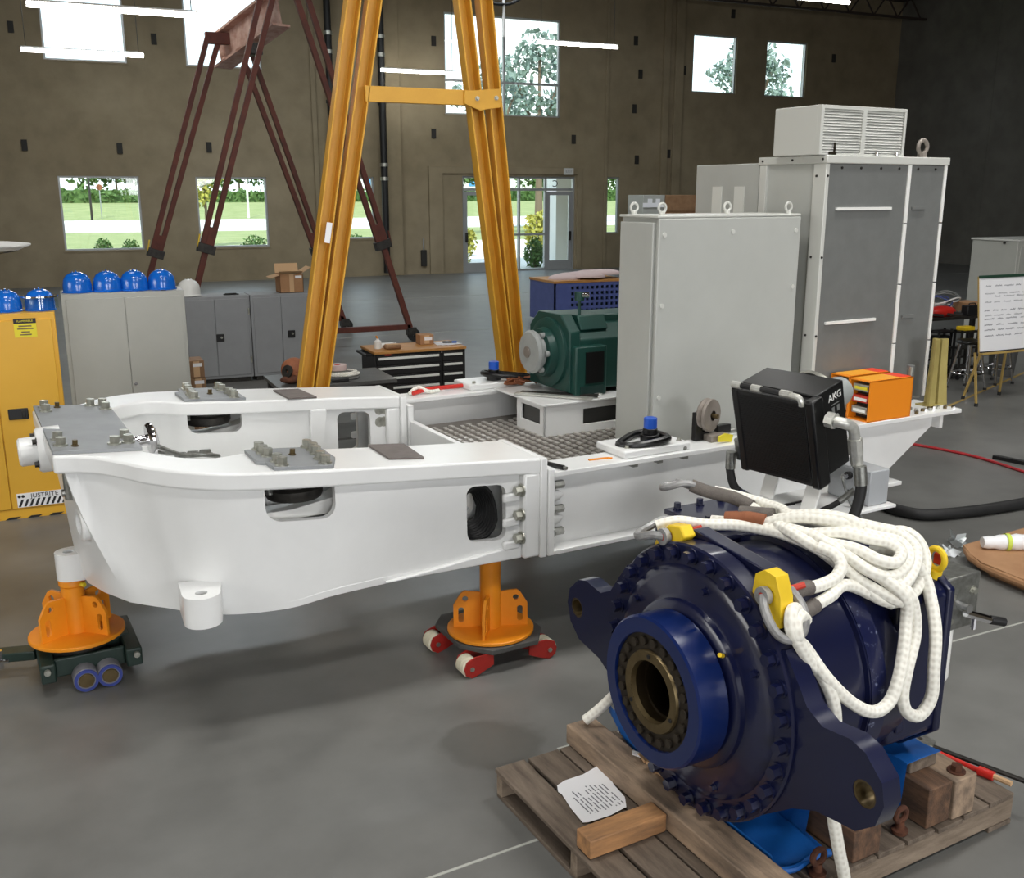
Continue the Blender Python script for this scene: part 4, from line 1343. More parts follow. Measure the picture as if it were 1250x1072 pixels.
# threaded bars and fibreglass post at the tail
t = root('threaded_rod', 'upright bright steel rod standing on the frame tail beside the orange boxes', 'rod', (5.43, 4.36, ZR), mach=True)
part('rod', MB().cyl((5.43, 4.36, ZR), (5.45, 4.36, ZR + .3), .012, n=10), 'zinc', t)
part('nut', MB().cyl((5.43, 4.36, ZR), (5.43, 4.36, ZR + .02), .026, n=6), 'zinc', t)
t = root('steel_tube', 'thick grey upright tube standing on the frame tail behind the bright rod', 'tube', (5.52, 4.42, ZR), mach=True)
part('tube', MB().cyl((5.52, 4.42, ZR), (5.52, 4.42, ZR + .3), .024, n=14), 'galvanised', t)
part('tube_foot', MB().cyl((5.52, 4.42, ZR), (5.52, 4.42, ZR + .015), .035, n=14), 'zinc', t)
t = root('fibreglass_post', 'straw-coloured translucent-looking profile post, flared at the foot, on the frame tail', 'post', (5.9, 4.52, ZR), mach=True)
m = MB()
def prof(k, z):
    w = .062 + .03 * k
    return [V((5.80 + a * w, 4.44 + b * w, z)) for a, b in ((-1, -.5), (-.15, -.35), (-.08, .3), (.08, .3), (.15, -.35), (1, -.5), (1, -.25), (.3, .0), (.25, .6), (-.25, .6), (-.3, .0), (-1, -.25))]
rows_ = []
for j in range(9):
    f = j / 8
    rows_.append(prof((1 - f) ** 1.6, ZR + .455 * f))
vs = [p for r_ in rows_ for p in r_]
fs = [(j * 12 + i, j * 12 + (i + 1) % 12, (j + 1) * 12 + (i + 1) % 12, (j + 1) * 12 + i) for j in range(8) for i in range(12)]
fs += [tuple(range(12)), tuple(range(96, 108))]
m.add(vs, fs)
part('profile', m, 'fibreglass', t)
part('foot_pad', MB().box(5.70, 5.86, 4.39, 4.5, ZR, ZR + .008), 'fibreglass', t)
r = random.Random(12)
for k in range(12):
    u = 5.42 + .035 * k + r.uniform(-.01, .01); v = 4.30 + r.uniform(-.02, .06)
    t = root('loose_fitting', 'loose bright nuts and fittings strewn on the white frame tail', 'fitting', (u, v, ZR), group='loose fittings on the frame tail', mach=True)
    m = MB(); m.lathe((u, v, ZR), (0, 0, 1), [(0, .006), (0, .014), (.018, .014), (.018, .006)], 6, closed=True)
    part('nut', m, ('zinc', 'bronze', 'chrome')[k % 3], t)


# ------------------------------------------------------------------ jack stands and skates
def stand(cu, cv, zb, zt, rz, lab):
    t = root('jack_stand', lab, 'jack stand', (cu, cv, zb), group='orange jack stands', mach=True)
    part('base_disc', MB().lathe((cu, cv, zb), (0, 0, 1), [(0, 0), (0, .235), (.004, .24), (.016, .24), (.02, .235), (.02, 0)], 40), 'orange_paint', t)
    m = MB(); m.cyl((cu, cv, zb + .02), (cu, cv, zt - .02), .058, n=24)
    part('column', m, 'orange_paint', t)
    part('head_collar', MB().lathe((cu, cv, zt - .05), (0, 0, 1), [(0, .058), (.01, .066), (.04, .066), (.05, .06), (.05, 0)], 24), 'orange_paint', t)
    fin = [(.045, 0), (.205, 0), (.205, .13), (.165, .195), (.145, .21), (.045, .2)]
    for k in range(4):
        a = rz + k * pi / 2 + (0.25 if k % 2 else 0)
        ca, sa = cos(a), sin(a)
        g = lambda w: (lambda x, z: (cu + x * ca - w * sa, cv + x * sa + w * ca, zb + .02 + z))
        m = MB(); m.prism(fin, g(-.008), g(.008), [circ(.14, .165, .017, 10), rrect(.148, .178, .025, .115, .012, 3)])
        part('fin', m, 'orange_paint', t)
    m = MB(); m.cyl((cu + .04, cv - .05, zt - .035), (cu + .055, cv - .07, zt - .035), .012, n=8); part('locking_screw', m, 'tag_yellow', t)
stand(.376, 5.42, .215, .54, .5, 'orange jack stand under the nose, on the dark green skate')
stand(2.40, 4.53, .145, .615, .9, 'orange jack stand under the rear of the bedplate, on the red-wheeled skate')

sk = root('machine_skate', 'dark green machine skate with grey rollers and a steering handle, under the left stand', 'skate', (.4, 5.4, 0), mach=True)
m = MB(); m.box(.17, .24, 5.18, 5.66, .07, .17); m.box(.58, .66, 5.18, 5.66, .07, .17); m.box(.24, .58, 5.60, 5.66, .07, .17); m.box(.24, .58, 5.235, 5.26, .07, .17); m.box(.24, .58, 5.38, 5.42, .08, .16)
part('frame', m, 'skate_green', sk, bev=.008)
part('turntable', MB().cyl((.376, 5.43, .165), (.376, 5.43, .214), .17, n=28), 'dark_metal', sk)
part('top_plate', MB().box(.19, .63, 5.38, 5.62, .155, .175), 'skate_green', sk, bev=.006)
for u in (.375, .49):
    for v in (5.145, 5.275):
        m = MB(); m.lathe((u, v, .062), (0, 1, 0), [(0, .02), (0, .052), (.008, .062), (.1, .062), (.105, .055), (.105, .02)], 24)
        w = part('roller', m, 'wheel_grey', sk)
        if v < 5.2:
            m = MB(); m.lathe((u, v - .004, .062), (0, 1, 0), [(0, .044), (0, .059), (.012, .06)], 24); part('blue_rim', m, 'wheel_blue', w)
            part('hub_cap', MB().lathe((u, v - .006, .062), (0, 1, 0), [(0, 0), (0, .036), (.01, .042)], 20), 'bronze', w)
for p in ((.20, 5.175, .14), (.63, 5.175, .14), (.20, 5.665, .14)):
    part('frame_bolt', MB().cyl(p, (p[0], p[1] + (-.02 if p[1] < 5.4 else .02), p[2]), .016, n=8), 'zinc', sk)
m = MB(); m.bar((.18, 5.50, .12), (-.02, 5.58, .11), .1, .05); m.bar((-.02, 5.58, .11), (-.55, 5.72, .12), .05, .045)
part('steering_handle', m, 'skate_green', sk, bev=.006)
part('handle_grip_label', MB().bar((-.12, 5.606, .138), (-.2, 5.627, .139), .03, .004), 'foam_pink', sk)
m = MB(); m.cyl((.0, 5.52, .06), (.0, 5.52, .16), .014, n=8); m.cyl((-.03, 5.52, .1), (.04, 5.5, .1), .012, n=8)
part('hitch_pin', m, 'chrome', sk)

sk = root('roller_skate', 'small flat dolly with red brackets and cream rollers under the right orange stand', 'skate', (2.4, 4.55, 0), mach=True)
m = MB(); m.prism([(2.16, 4.44), (2.28, 4.28), (2.56, 4.28), (2.66, 4.42), (2.66, 4.72), (2.56, 4.84), (2.24, 4.84), (2.16, 4.74)], lambda x, y: (x, y, .115), lambda x, y: (x, y, .143))
part('deck', m, 'dark_recess', sk, bev=.004)
for k, (u, v, s) in enumerate(((2.19, 4.72, -1), (2.22, 4.36, -1), (2.60, 4.36, 1), (2.60, 4.74, 1))):
    m = MB(); m.lathe((u + s * .05, v - .045, .052), (0, 1, 0), [(0, .015), (0, .046), (.006, .052), (.027, .052), (.03, .049), (.033, .052), (.057, .052), (.06, .049), (.063, .052), (.084, .052), (.09, .046), (.09, .015)], 22)
    part('roller', m, 'wheel_cream', sk)
    for d in (-.055, .047):
        m = MB(); y = v + d
        m.prism([(-.0, .0)] and [(s * a, b) for a, b in ((-.08, .115), (-.08, .05), (.0, .015), (.05, .0), (.085, .02), (.095, .055), (.08, .095), (.03, .115))], lambda x, z: (u + x, y, z), lambda x, z: (u + x, y + .008, z))
        part('fork_plate', m, 'skate_red', sk)
    part('axle_bolt', MB().cyl((u + s * .05, v - .062, .052), (u + s * .05, v + .06, .052), .013, n=8), 'zinc', sk)

# ------------------------------------------------------------------ the blue gearbox
GV, GZ = 2.608, .75
gb = root('gearbox', 'big glossy dark blue gearbox with round flange, torque arms and hollow hub, on the pallet', 'gearbox', (2.6, GV, .235), mach=True)
X = (1, 0, 0)
G = lambda u: (u, GV, GZ)
part('body', MB().lathe(G(2.28), X, [(0, .2), (0, .455), (.34, .455), (.345, .472), (.43, .472), (.435, .45), (.60, .44), (.62, .2)], 72), 'gearbox_blue', gb)
part('seam_band', MB().lathe(G(2.632), X, [(0, .455), (0, .4755), (.076, .4755), (.076, .455)], 72, closed=True), 'blue_scuffed', gb)
hs = [(-.40, -.24), (-.25, -.37), (.25, -.37), (.40, -.24), (.40, .30), (.24, .42), (-.24, .42), (-.40, .32)]
m = MB(); m.prism(hs, lambda d, z: (2.83, GV + d, GZ + z), lambda d, z: (3.12, GV + d, GZ + z))
part('rear_housing', m, 'gearbox_blue', gb, bev=.02, seg=3)
m = MB(); m.prism([(a * 1.03, b * 1.03) for a, b in hs], lambda d, z: (3.075, GV + d, GZ + z), lambda d, z: (3.11, GV + d, GZ + z))
part('rear_flange', m, 'gearbox_blue', gb, bev=.008)
m = MB(); m.box(2.86, 2.9, GV - .41, GV - .395, GZ - .2, GZ + .28); part('rib', m, 'gearbox_blue', gb, bev=.006)
m = MB(); m.box(2.45, 3.02, GV + .22, GV + .55, GZ + .22, GZ + .43); part('top_cover', m, 'gearbox_blue', gb, bev=.012)
m = MB(); m.box(2.52, 2.98, GV + .3, GV + .58, GZ + .43, GZ + .455); part('cover_lid', m, 'gearbox_blue', gb, bev=.006)
for u in (2.56, 2.68, 2.8, 2.92):
    inst('lid_bolt', hexbolt(.014, .03, 'gearbox_blue'), gb, (u, GV + .34, GZ + .455), (0, 0, 1))
    inst('lid_bolt', hexbolt(.014, .03, 'gearbox_blue'), gb, (u, GV + .54, GZ + .455), (0, 0, 1))
part('flange', MB().lathe(G(2.17), X, [(0, .2), (0, .30), (.008, .312), (.03, .312), (.034, .325), (.038, .40), (.046, .43), (.05, .435), (.05, .508), (.057, .515), (.13, .515), (.135, .5), (.135, .2)], 84), 'gearbox_blue', gb)
fb = hexbolt(.023, .036, 'gearbox_blue')
for k in range(30):
    a = 2 * pi * k / 30 + .05
    inst('flange_bolt', fb, gb, (2.22, GV + .477 * sin(a), GZ + .477 * cos(a)), (-1, 0, 0))
ib = hexbolt(.012, .02, 'gearbox_blue')
for a in (1.0, 2.2, 3.6, 5.2, 6.1):
    inst('plug', ib, gb, (2.208, GV + .385 * sin(a), GZ + .385 * cos(a)), (-1, 0, 0))
half = [(.20, -.46), (.40, -.33), (.52, -.235), (.62, -.185), (.78, -.16), (.85, -.10), (.875, -.02), (.86, .05), (.79, .115), (.73, .13), (.62, .115), (.55, .15), (.50, .22), (.44, .30), (.25, .25)]
for s, n_ in ((1, 0), (-1, 1)):
    pts = [(s * a, b) for a, b in half]
    m = MB(); m.prism(pts, lambda d, z: (2.235, GV + d, GZ + z), lambda d, z: (2.31, GV + d, GZ + z), [circ(s * .80, -.02, .045, 20)])
    arm = part('torque_arm', m, 'gearbox_blue', gb)
    part('pin_bushing', MB().lathe((2.238, GV + s * .80, GZ - .02), X, [(0, .037), (0, .045), (.068, .045), (.068, .037)], 24, closed=True), 'bronze', arm)
# chord block that carries the lifting lugs
m = MB(); m.prism([(-.32, .40), (-.265, .50), (.13, .535), (.22, .44)], lambda d, z: (2.305, GV + d, GZ + z), lambda d, z: (2.375, GV + d, GZ + z))
part('lug_block', m, 'gearbox_blue', gb, bev=.008)
LUGN = [(-.262, .435), (-.274, .51), (-.315, .537), (-.368, .53), (-.396, .465), (-.405, .362), (-.358, .335)]
def ring_pt(s):
    return (-.335, .455) if s < 0 else (.2, .497)
LUGF = [(.285, .42), (.262, .485), (.20, .54), (.13, .555), (.10, .52), (.165, .45)]
for s, lp in ((-1, LUGN), (1, LUGF)):
    hx, hz = ring_pt(s)
    m = MB(); m.prism(lp, lambda d, z: (2.242, GV + d, GZ + z), lambda d, z: (2.298, GV + d, GZ + z), [circ(hx, hz, .024, 12)])
    part('lifting_lug', m, 'lug_yellow', gb, bev=.006)
m = MB()
m.tube([(3.085, 2.275 + .036 * cos(a), 1.175 + .04 * sin(a)) for a in [2 * pi * i / 24 for i in range(24)]], .012, n=10, closed=True)
m.cyl((3.085, 2.285, 1.07), (3.085, 2.275, 1.135), .028, n=14)
part('lifting_eye', m, 'lug_yellow', gb)
m = MB(); m.box(3.09, 3.12, 2.262, 2.295, 1.15, 1.195); part('eye_bolt_head', m, 'pin_red', gb, bev=.008)
# hub
m = MB()
part('hub_ring', MB().lathe(G(2.03), X, [(.03, .215), (.0, .218), (0, .272), (.008, .28), (.125, .28), (.132, .272), (.132, .24), (.145, .235), (.16, .235)], 72), 'hub_blue', gb)
part('shrink_disc', MB().lathe(G(2.03), X, [(.012, .12), (.008, .152), (.014, .156), (.014, .218)], 64), 'bolt_dark', gb)
part('bore_collar', MB().lathe(G(2.03), X, [(.02, .112), (.0, .116), (.0, .15), (.01, .154)], 64), 'bronze', gb)
part('bore', MB().lathe(G(2.03), X, [(.0, .116), (.06, .114), (.062, .105), (.12, .105), (.122, .112), (.2, .112), (.205, .1), (.45, .1), (.45, 0)], 48), 'bore_dark', gb)
sbt = hexbolt(.017, .012, 'bolt_dark', False, 12)
for k in range(20):
    a = 2 * pi * k / 20
    inst('shrink_bolt', sbt, gb, (2.044, GV + .187 * sin(a), GZ + .187 * cos(a)), (-1, 0, 0))
tb = MB().cyl((0, 0, 0), (0, 0, .004), .008, n=8).mesh('tapped_hole', 'black')
for a in (.1, 2.2, 4.3):
    inst('tapped_hole', tb, gb, (2.03, GV + .134 * sin(a), GZ + .134 * cos(a)), (-1, 0, 0))
m = MB(); m.cyl((2.175, GV - .215, GZ + .20), (2.14, GV - .235, GZ + .22), .008, n=8); part('grease_nipple', m, 'lug_yellow', gb)
part('seal_groove', MB().lathe(G(2.15), X, [(.0, .235), (.02, .24), (.025, .3)], 60), 'black_satin', gb)
# manifold, drain cock and filter at the rear
m = MB(); m.box(3.14, 3.37, 2.28, 2.50, .85, 1.07); part('valve_manifold', m, 'steel', gb, bev=.006)
for z in (.9, 1.0):
    for u in (3.2, 3.33):
        inst('manifold_plug', hexbolt(.014, .016, 'zinc'), gb, (u, 2.28, z), (0, -1, 0))
m = MB(); m.cyl((3.26, 2.25, .93), (3.37, 2.22, .89), .016, n=10); m.cyl((3.26, 2.28, .95), (3.26, 2.235, .95), .02, n=10); m.cyl((3.30, 2.24, .91), (3.30, 2.24, .86), .011, n=8)
v_ = part('drain_cock', m, 'chrome', gb)
part('cock_handle', MB().cyl((3.37, 2.22, .89), (3.43, 2.2, .875), .018, n=12), 'black', v_)
m = MB(); m.lathe((3.235, 2.335, .62), (0, 0, 1), [(0, 0), (0, .04), (.02, .048), (.22, .048), (.235, .04), (.235, 0)], 20); part('oil_filter', m, 'white_plain', gb)

# shackles and white ropes
def shackle(s, lab, pts):
    t = root('bow_shackle', lab, 'shackle', (2.28, GV + ring_pt(s)[0], GZ + ring_pt(s)[1]), mach=True)
    part('bow', MB().tube(pts, .016, n=9, smooth=5), 'shackle_grey', t)
    p = (2.285, GV + ring_pt(s)[0], GZ + ring_pt(s)[1])
    part('pin', MB().cyl((2.215, p[1], p[2]), (2.37, p[1], p[2]), .013, n=10), 'pin_red', t)
    m = MB(); m.lathe((2.215, p[1], p[2]), (1, 0, 0), [(0, .014), (0, .032), (.022, .032), (.022, .014)], 16, closed=True); part('eye', m, 'shackle_grey', t)
    m = MB(); m.cyl((2.345, p[1], p[2]), (2.39, p[1] - .02, p[2] + .015), .011, n=8); part('pin_end', m, 'pin_red', t)
ny, nz = GV - .335, GZ + .455
shackle(-1, 'grey bow shackle with red pin in the nearer yellow lug, holding the hanging rope',
        [(2.225, ny, nz), (2.205, ny - .03, nz - .03), (2.205, ny - .07, nz - .08), (2.225, ny - .10, nz - .11), (2.27, ny - .115, nz - .115), (2.32, ny - .10, nz - .09), (2.345, ny - .06, nz - .04), (2.345, ny, nz)])
fy, fz = GV + ring_pt(1)[0], GZ + ring_pt(1)[1]
shackle(1, 'grey bow shackle with red pin in the farther yellow lug',
        [(2.225, fy, fz), (2.195, fy + .04, fz + .0), (2.18, fy + .09, fz - .02), (2.2, fy + .125, fz - .02), (2.25, fy + .135, fz - .01), (2.31, fy + .11, fz + .02), (2.345, fy + .05, fz + .02), (2.345, fy, fz)])
RR = .0222


def rope(name, lab, runs, sleeves=(), r=RR):
    t = root(name, lab, 'rope', runs[0][0], mach=True)
    for L in runs:
        part('rope_run', MB().tube([(a, b, c) for a, b, c in L], r, n=12, smooth=6), 'rope', t)
    for L, mt, rs in sleeves:
        part('sleeve', MB().tube(L, rs, n=12, smooth=5), mt, t)
    return t
A = [(2.26, 2.90, 1.255), (2.33, 2.86, 1.275), (2.43, 2.81, 1.26), (2.52, 2.745, 1.262), (2.575, 2.66, 1.262), (2.602, 2.57, 1.264), (2.638, 2.450, 1.245), (2.675, 2.364, 1.198), (2.698, 2.286, 1.158), (2.728, 2.234, 1.111), (2.797, 2.212, 1.087), (2.889, 2.218, 1.094), (2.975, 2.243, 1.134), (3.021, 2.275, 1.188), (3.029, 2.321, 1.243), (3.003, 2.369, 1.268), (2.925, 2.393, 1.267), (2.825, 2.413, 1.275), (2.756, 2.469, 1.292), (2.72, 2.57, 1.299), (2.66, 2.65, 1.28)]
B = [(2.62, 2.66, 1.29), (2.66, 2.59, 1.315), (2.698, 2.53, 1.322), (2.714, 2.472, 1.324), (2.765, 2.400, 1.306), (2.834, 2.346, 1.284), (2.910, 2.305, 1.262), (2.905, 2.256, 1.226), (2.839, 2.226, 1.193), (2.769, 2.226, 1.183), (2.706, 2.255, 1.205), (2.679, 2.334, 1.240), (2.648, 2.403, 1.273), (2.629, 2.486, 1.288), (2.60, 2.6, 1.285)]
Cc = [(2.56, 2.74, 1.27), (2.60, 2.62, 1.27), (2.64, 2.52, 1.275), (2.68, 2.44, 1.295), (2.719, 2.395, 1.303), (2.777, 2.331, 1.29), (2.845, 2.297, 1.272), (2.861, 2.256, 1.245), (2.808, 2.235, 1.226), (2.747, 2.256, 1.24), (2.715, 2.314, 1.262), (2.69, 2.36, 1.268), (2.665, 2.44, 1.262), (2.64, 2.54, 1.255)]
D = [(2.35, 2.20, 1.12), (2.31, 2.185, 1.15), (2.27, 2.165, 1.145), (2.262, 2.15, 1.11), (2.285, 2.16, 1.075), (2.322, 2.165, 1.040), (2.373, 2.115, 0.945), (2.467, 2.090, 0.845), (2.572, 2.082, 0.780), (2.656, 2.085, 0.788), (2.708, 2.095, 0.857), (2.764, 2.128, 0.955), (2.806, 2.163, 1.040), (2.809, 2.170, 1.096), (2.775, 2.19, 1.15), (2.735, 2.26, 1.19), (2.70, 2.34, 1.215)]
E_ = [(2.84, 2.38, 1.23), (2.90, 2.31, 1.225), (2.945, 2.26, 1.19), (2.975, 2.235, 1.14), (2.955, 2.185, 1.079), (2.92, 2.125, 0.983), (2.882, 2.088, 0.866), (2.864, 2.072, 0.763), (2.808, 2.07, 0.708), (2.740, 2.072, 0.740), (2.726, 2.085, 0.800), (2.758, 2.102, 0.888), (2.828, 2.138, 0.981), (2.84, 2.16, 1.061), (2.82, 2.18, 1.13), (2.78, 2.26, 1.185), (2.74, 2.34, 1.21)]
E2 = [(2.34, 2.22, 1.14), (2.30, 2.205, 1.17), (2.262, 2.18, 1.165), (2.25, 2.16, 1.12), (2.285, 2.15, 1.06), (2.325, 2.145, 1.0), (2.36, 2.13, 0.96), (2.39, 2.10, 0.88), (2.40, 2.085, 0.80), (2.40, 2.08, .68), (2.415, 2.09, .55), (2.433, 2.095, .45), (2.462, 2.08, .30), (2.49, 2.07, .19), (2.52, 2.065, .08), (2.56, 2.05, .025), (2.65, 2.03, .025)]
Fr = [(2.43, 2.275, 1.19), (2.507, 2.286, 1.184), (2.585, 2.297, 1.192), (2.624, 2.311, 1.225), (2.623, 2.345, 1.256), (2.60, 2.40, 1.27)]
F2 = [(2.44, 2.25, 1.135), (2.529, 2.264, 1.145), (2.60, 2.285, 1.160), (2.662, 2.283, 1.148), (2.729, 2.240, 1.112), (2.784, 2.205, 1.085)]
G1 = [(2.50, 2.99, 1.36), (2.56, 2.93, 1.335), (2.62, 2.86, 1.32), (2.64, 2.78, 1.30), (2.625, 2.68, 1.285), (2.60, 2.56, 1.285), (2.60, 2.47, 1.272), (2.65, 2.37, 1.225), (2.69, 2.28, 1.165), (2.77, 2.2, 1.11), (2.83, 2.17, 1.09)]
G2 = [(2.585, 2.95, 1.335), (2.65, 2.87, 1.322), (2.69, 2.78, 1.312), (2.685, 2.68, 1.318), (2.66, 2.6, 1.32), (2.70, 2.5, 1.345), (2.76, 2.42, 1.34), (2.80, 2.38, 1.315)]
rope('rope_sling', 'white braided rope coiled in a heap on top of the blue gearbox', [A, B, Cc, [(2.50, 2.86, 1.25), (2.55, 2.77, 1.26), (2.60, 2.66, 1.285), (2.655, 2.56, 1.325), (2.72, 2.45, 1.335), (2.79, 2.40, 1.325), (2.87, 2.36, 1.305), (2.93, 2.335, 1.285), (2.96, 2.28, 1.245), (2.92, 2.235, 1.205), (2.85, 2.205, 1.165), (2.78, 2.195, 1.14)]], [([(2.52, 2.80, 1.275), (2.56, 2.73, 1.29), (2.59, 2.66, 1.292)], 'leather_brown', .026)])
rope('rope_sling', 'white rope in two long loops hanging down the side of the blue gearbox', [D, E_])
rope('rope_sling', 'white rope with a grey sleeved eye behind the nearer yellow lug', [Fr, F2],
     [([(2.345, 2.25, 1.155), (2.36, 2.272, 1.18), (2.40, 2.275, 1.193), (2.44, 2.275, 1.19)], 'sleeve_grey', .027), ([(2.34, 2.245, 1.15), (2.355, 2.235, 1.13), (2.39, 2.24, 1.128), (2.445, 2.25, 1.135)], 'sleeve_grey', .027)])
rope('rope_sling', 'white rope falling from the nearer yellow lug down behind the torque arm to the pallet', [E2])
rope('rope_sling', 'white rope pair with a grey sleeve running over the back of the gearbox top', [G1, G2],
     [([(2.498, 2.992, 1.36), (2.55, 2.942, 1.338), (2.61, 2.87, 1.325), (2.64, 2.79, 1.305)], 'sleeve_grey', .0265), ([(2.56, 2.77, 1.30), (2.60, 2.71, 1.305), (2.63, 2.66, 1.31)], 'sleeve_grey', .027)])
rope('rope_sling', 'white rope end dropping behind the blue hub at the far pallet corner', [[(2.36, 3.12, .55), (2.31, 3.2, .40), (2.25, 3.245, .31), (2.20, 3.275, .258)]])

t = root('bow_shackle', 'grey shackle at the far end of the rope pair behind the gearbox top cover', 'shackle', (2.47, 3.02, 1.33), mach=True)
part('bow', MB().tube([(2.50, 2.975, 1.365), (2.46, 2.99, 1.375), (2.42, 3.02, 1.36), (2.41, 3.06, 1.345), (2.44, 3.09, 1.34), (2.50, 3.08, 1.345)], .014, n=9, smooth=5), 'shackle_grey', t)
part('pin', MB().cyl((2.505, 2.97, 1.35), (2.505, 3.09, 1.35), .013, n=10), 'shackle_grey', t)

# ------------------------------------------------------------------ pallet and timbers
pl = root('pallet', 'weathered grey-brown wooden pallet under the blue gearbox', 'pallet', (2.65, 2.71, 0), mach=True)
r = random.Random(3)
n = 11
w = (3.53 - 1.77) / n
for k in range(n):
    a = 1.77 + k * w
    dz = r.uniform(-.002, .002)
    part('deck_board', MB().box(a, a + w - (.018 if k in (0, 3, 6, 8) else .012), 2.115 + r.uniform(-.006, .006), 3.31 + r.uniform(-.008, .008), .118, .139 + dz), 'pallet_wood', pl, bev=.003)
for v in (2.125, 2.68, 3.26):
    part('stringer', MB().box(1.775, 3.525, v, v + .042, .021, .117), 'pallet_wood_side', pl, bev=.003)
for u in (1.78, 2.58, 3.38):
    part('bottom_board', MB().box(u, u + .14, 2.12, 3.31, 0, .02), 'pallet_wood', pl, bev=.003)


def timber(u0, u1, v0, v1, z0, z1, mat, lab, rz=0):
    t = root('timber_block', lab, 'timber', ((u0 + u1) / 2, (v0 + v1) / 2, z0), mach=True, rz=rz)
    part('timber', MB().box(u0, u1, v0, v1, z0, z1), mat, t, bev=.005)
timber(2.135, 2.275, 2.08, 3.325, .143, .232, 'beam_wood', 'long square timber lying across the pallet under the gearbox flange')
timber(1.785, 2.13, 2.605, 2.70, .143, .218, 'fresh_wood', 'short wooden block nailed to the pallet beside the sheet of paper')
timber(2.60, 2.74, 2.125, 3.15, .143, .27, 'dark_wood', 'timber under the nearer torque arm tip on the pallet')
timber(3.0, 3.13, 2.13, 3.2, .143, .31, 'dark_wood', 'brown timber under the rear of the gearbox, left of a matching pair')
timber(3.135, 3.26, 2.12, 3.2, .143, .31, 'beam_wood', 'timber with a rusty bolt in its end at the right rear of the pallet')
timber(3.02, 3.17, 2.24, 3.1, .312, .365, 'pallet_wood', 'thin grey plank lying on the rear timber pair under the gearbox')
for (u, v, z, lab) in ((2.445, 2.145, .143, 'rusty eye bolt standing on the pallet beside the hanging rope end'), (3.00 - .1, 2.17, .143, 'rusty eye bolt on the pallet between the two near timbers')):
    t = root('eye_bolt', lab, 'eye bolt', (u, v, z), mach=True)
    part('shank', MB().lathe((u, v, z), (0, 0, 1), [(0, 0), (0, .03), (.015, .032), (.02, .018), (.05, .015), (.05, 0)], 14), 'rust', t)
    part('eye', MB().tube([(u + .028 * cos(a), v, z + .075 + .028 * sin(a)) for a in [2 * pi * i / 18 for i in range(18)]], .011, n=8, closed=True), 'rust', t)
t = root('rusty_bolt', 'rusty bolt head sunk in the end of the right rear timber', 'bolt', (3.2, 2.17, .31), mach=True)
part('washer', MB().cyl((3.2, 2.17, .311), (3.2, 2.17, .316), .035, n=16), 'rust', t)
part('head', MB().cyl((3.2, 2.17, .316), (3.2, 2.17, .338), .022, n=6), 'rust', t)
# paper
t = root('paper_sheet', 'torn white printed sheet lying on the pallet beside the short block', 'paper', (2.02, 2.94, .143), mach=True)
cor = [(1.925, 3.06), (1.97, 3.075), (2.06, 3.075), (2.15, 3.085), (2.165, 3.105), (2.16, 3.06), (2.13, 2.95), (2.12, 2.86), (2.085, 2.80), (2.0, 2.785), (1.90, 2.79), (1.88, 2.80), (1.89, 2.9), (1.91, 3.0), (1.905, 3.02)]
m = MB(); zz = lambda x, y: .146 + max(0, x + y - 5.2) * .35 + max(0, 2.83 - y) * .05
m.prism(cor, lambda x, y: (x, y, zz(x, y)), lambda x, y: (x, y, zz(x, y) + .0012))
part('sheet', m, 'paper', t)
m = MB(); r = random.Random(9)
for k in range(10):
    x = 1.935 + k * .017
    y = 3.03 - r.uniform(0, .03) if k > 4 else 3.0 - r.uniform(0, .1)
    while y > 2.82:
        L = r.uniform(.02, .07); y1 = max(2.815, y - L)
        m.box(x, x + .005, y1, y, .1478, .1481); y = y1 - r.uniform(.006, .02)
part('print_lines', m, 'ink', t, stuff=True)
# tarp
t = root('blue_tarp', 'crumpled blue tarpaulin spread on the pallet under the gearbox', 'tarp', (2.7, 2.6, .143), mach=True)
m = MB(); nu, nv = 46, 46; gO, gI = [], []
def tz(u, v):
    z = .148 + .012 * (sin(u * 23 + v * 9) + sin(v * 31 - u * 13) + 1.8) * .5
    if u < 2.29 + .0: z = max(z, .235)
    if v > 3.0: z += (v - 3.0) * .5
    if 2.58 < u < 2.76: z = max(z, .275 + .004 * sin(v * 30))
    if u > 2.97: z = max(z, .372 + .006 * sin(v * 25 + u * 9))
    return z
us = [2.285 + (3.17 - 2.285) * i / nu for i in range(nu + 1)]
for u in us:
    v0 = 2.20 + .02 * sin(u * 14) if u < 2.56 else (2.33 if u < 2.95 else 2.225)
    row = [(u, v0 + (3.24 - v0) * j / nv) for j in range(nv + 1)]
    gO.append([V((a, b, tz(a, b))) for a, b in row]); gI.append([V((a, b, tz(a, b) + .003)) for a, b in row])
m.solid_sheet(gO, gI)
part('sheet', m, 'tarp', t, ang=60)
m = MB(); m.tube([(2.29, 2.22, .165), (2.38, 2.195, .16), (2.47, 2.205, .162), (2.56, 2.195, .162)], .014, n=8, smooth=4); part('rolled_edge', m, 'tarp', t)
# torn packing foam along the beam
t = root('torn_packing_strip', 'frayed yellowish packing scrap along the top edge of the long timber', 'packing scrap', (2.26, 2.75, .233), mach=True)
m = MB(); r = random.Random(6)
for k in range(16):
    v = 2.95 - k * .03
    m.obox((2.262 + r.uniform(-.008, .006), v, .236 + r.uniform(0, .008)), (r.uniform(.012, .03), r.uniform(.02, .036), r.uniform(.004, .014)), Matrix.Rotation(r.uniform(-.6, .6), 3, 'X') @ Matrix.Rotation(r.uniform(-.6, .6), 3, 'Z'))
part('frayed_strip', m, 'cardboard_light', t, stuff=True)
m = MB(); m.prism([(2.24, 2.98), (2.27, 2.92), (2.275, 2.97), (2.255, 3.0)], lambda x, y: (x, y, .235), lambda x, y: (x, y, .242)); part('white_scrap', m, 'paper', t)
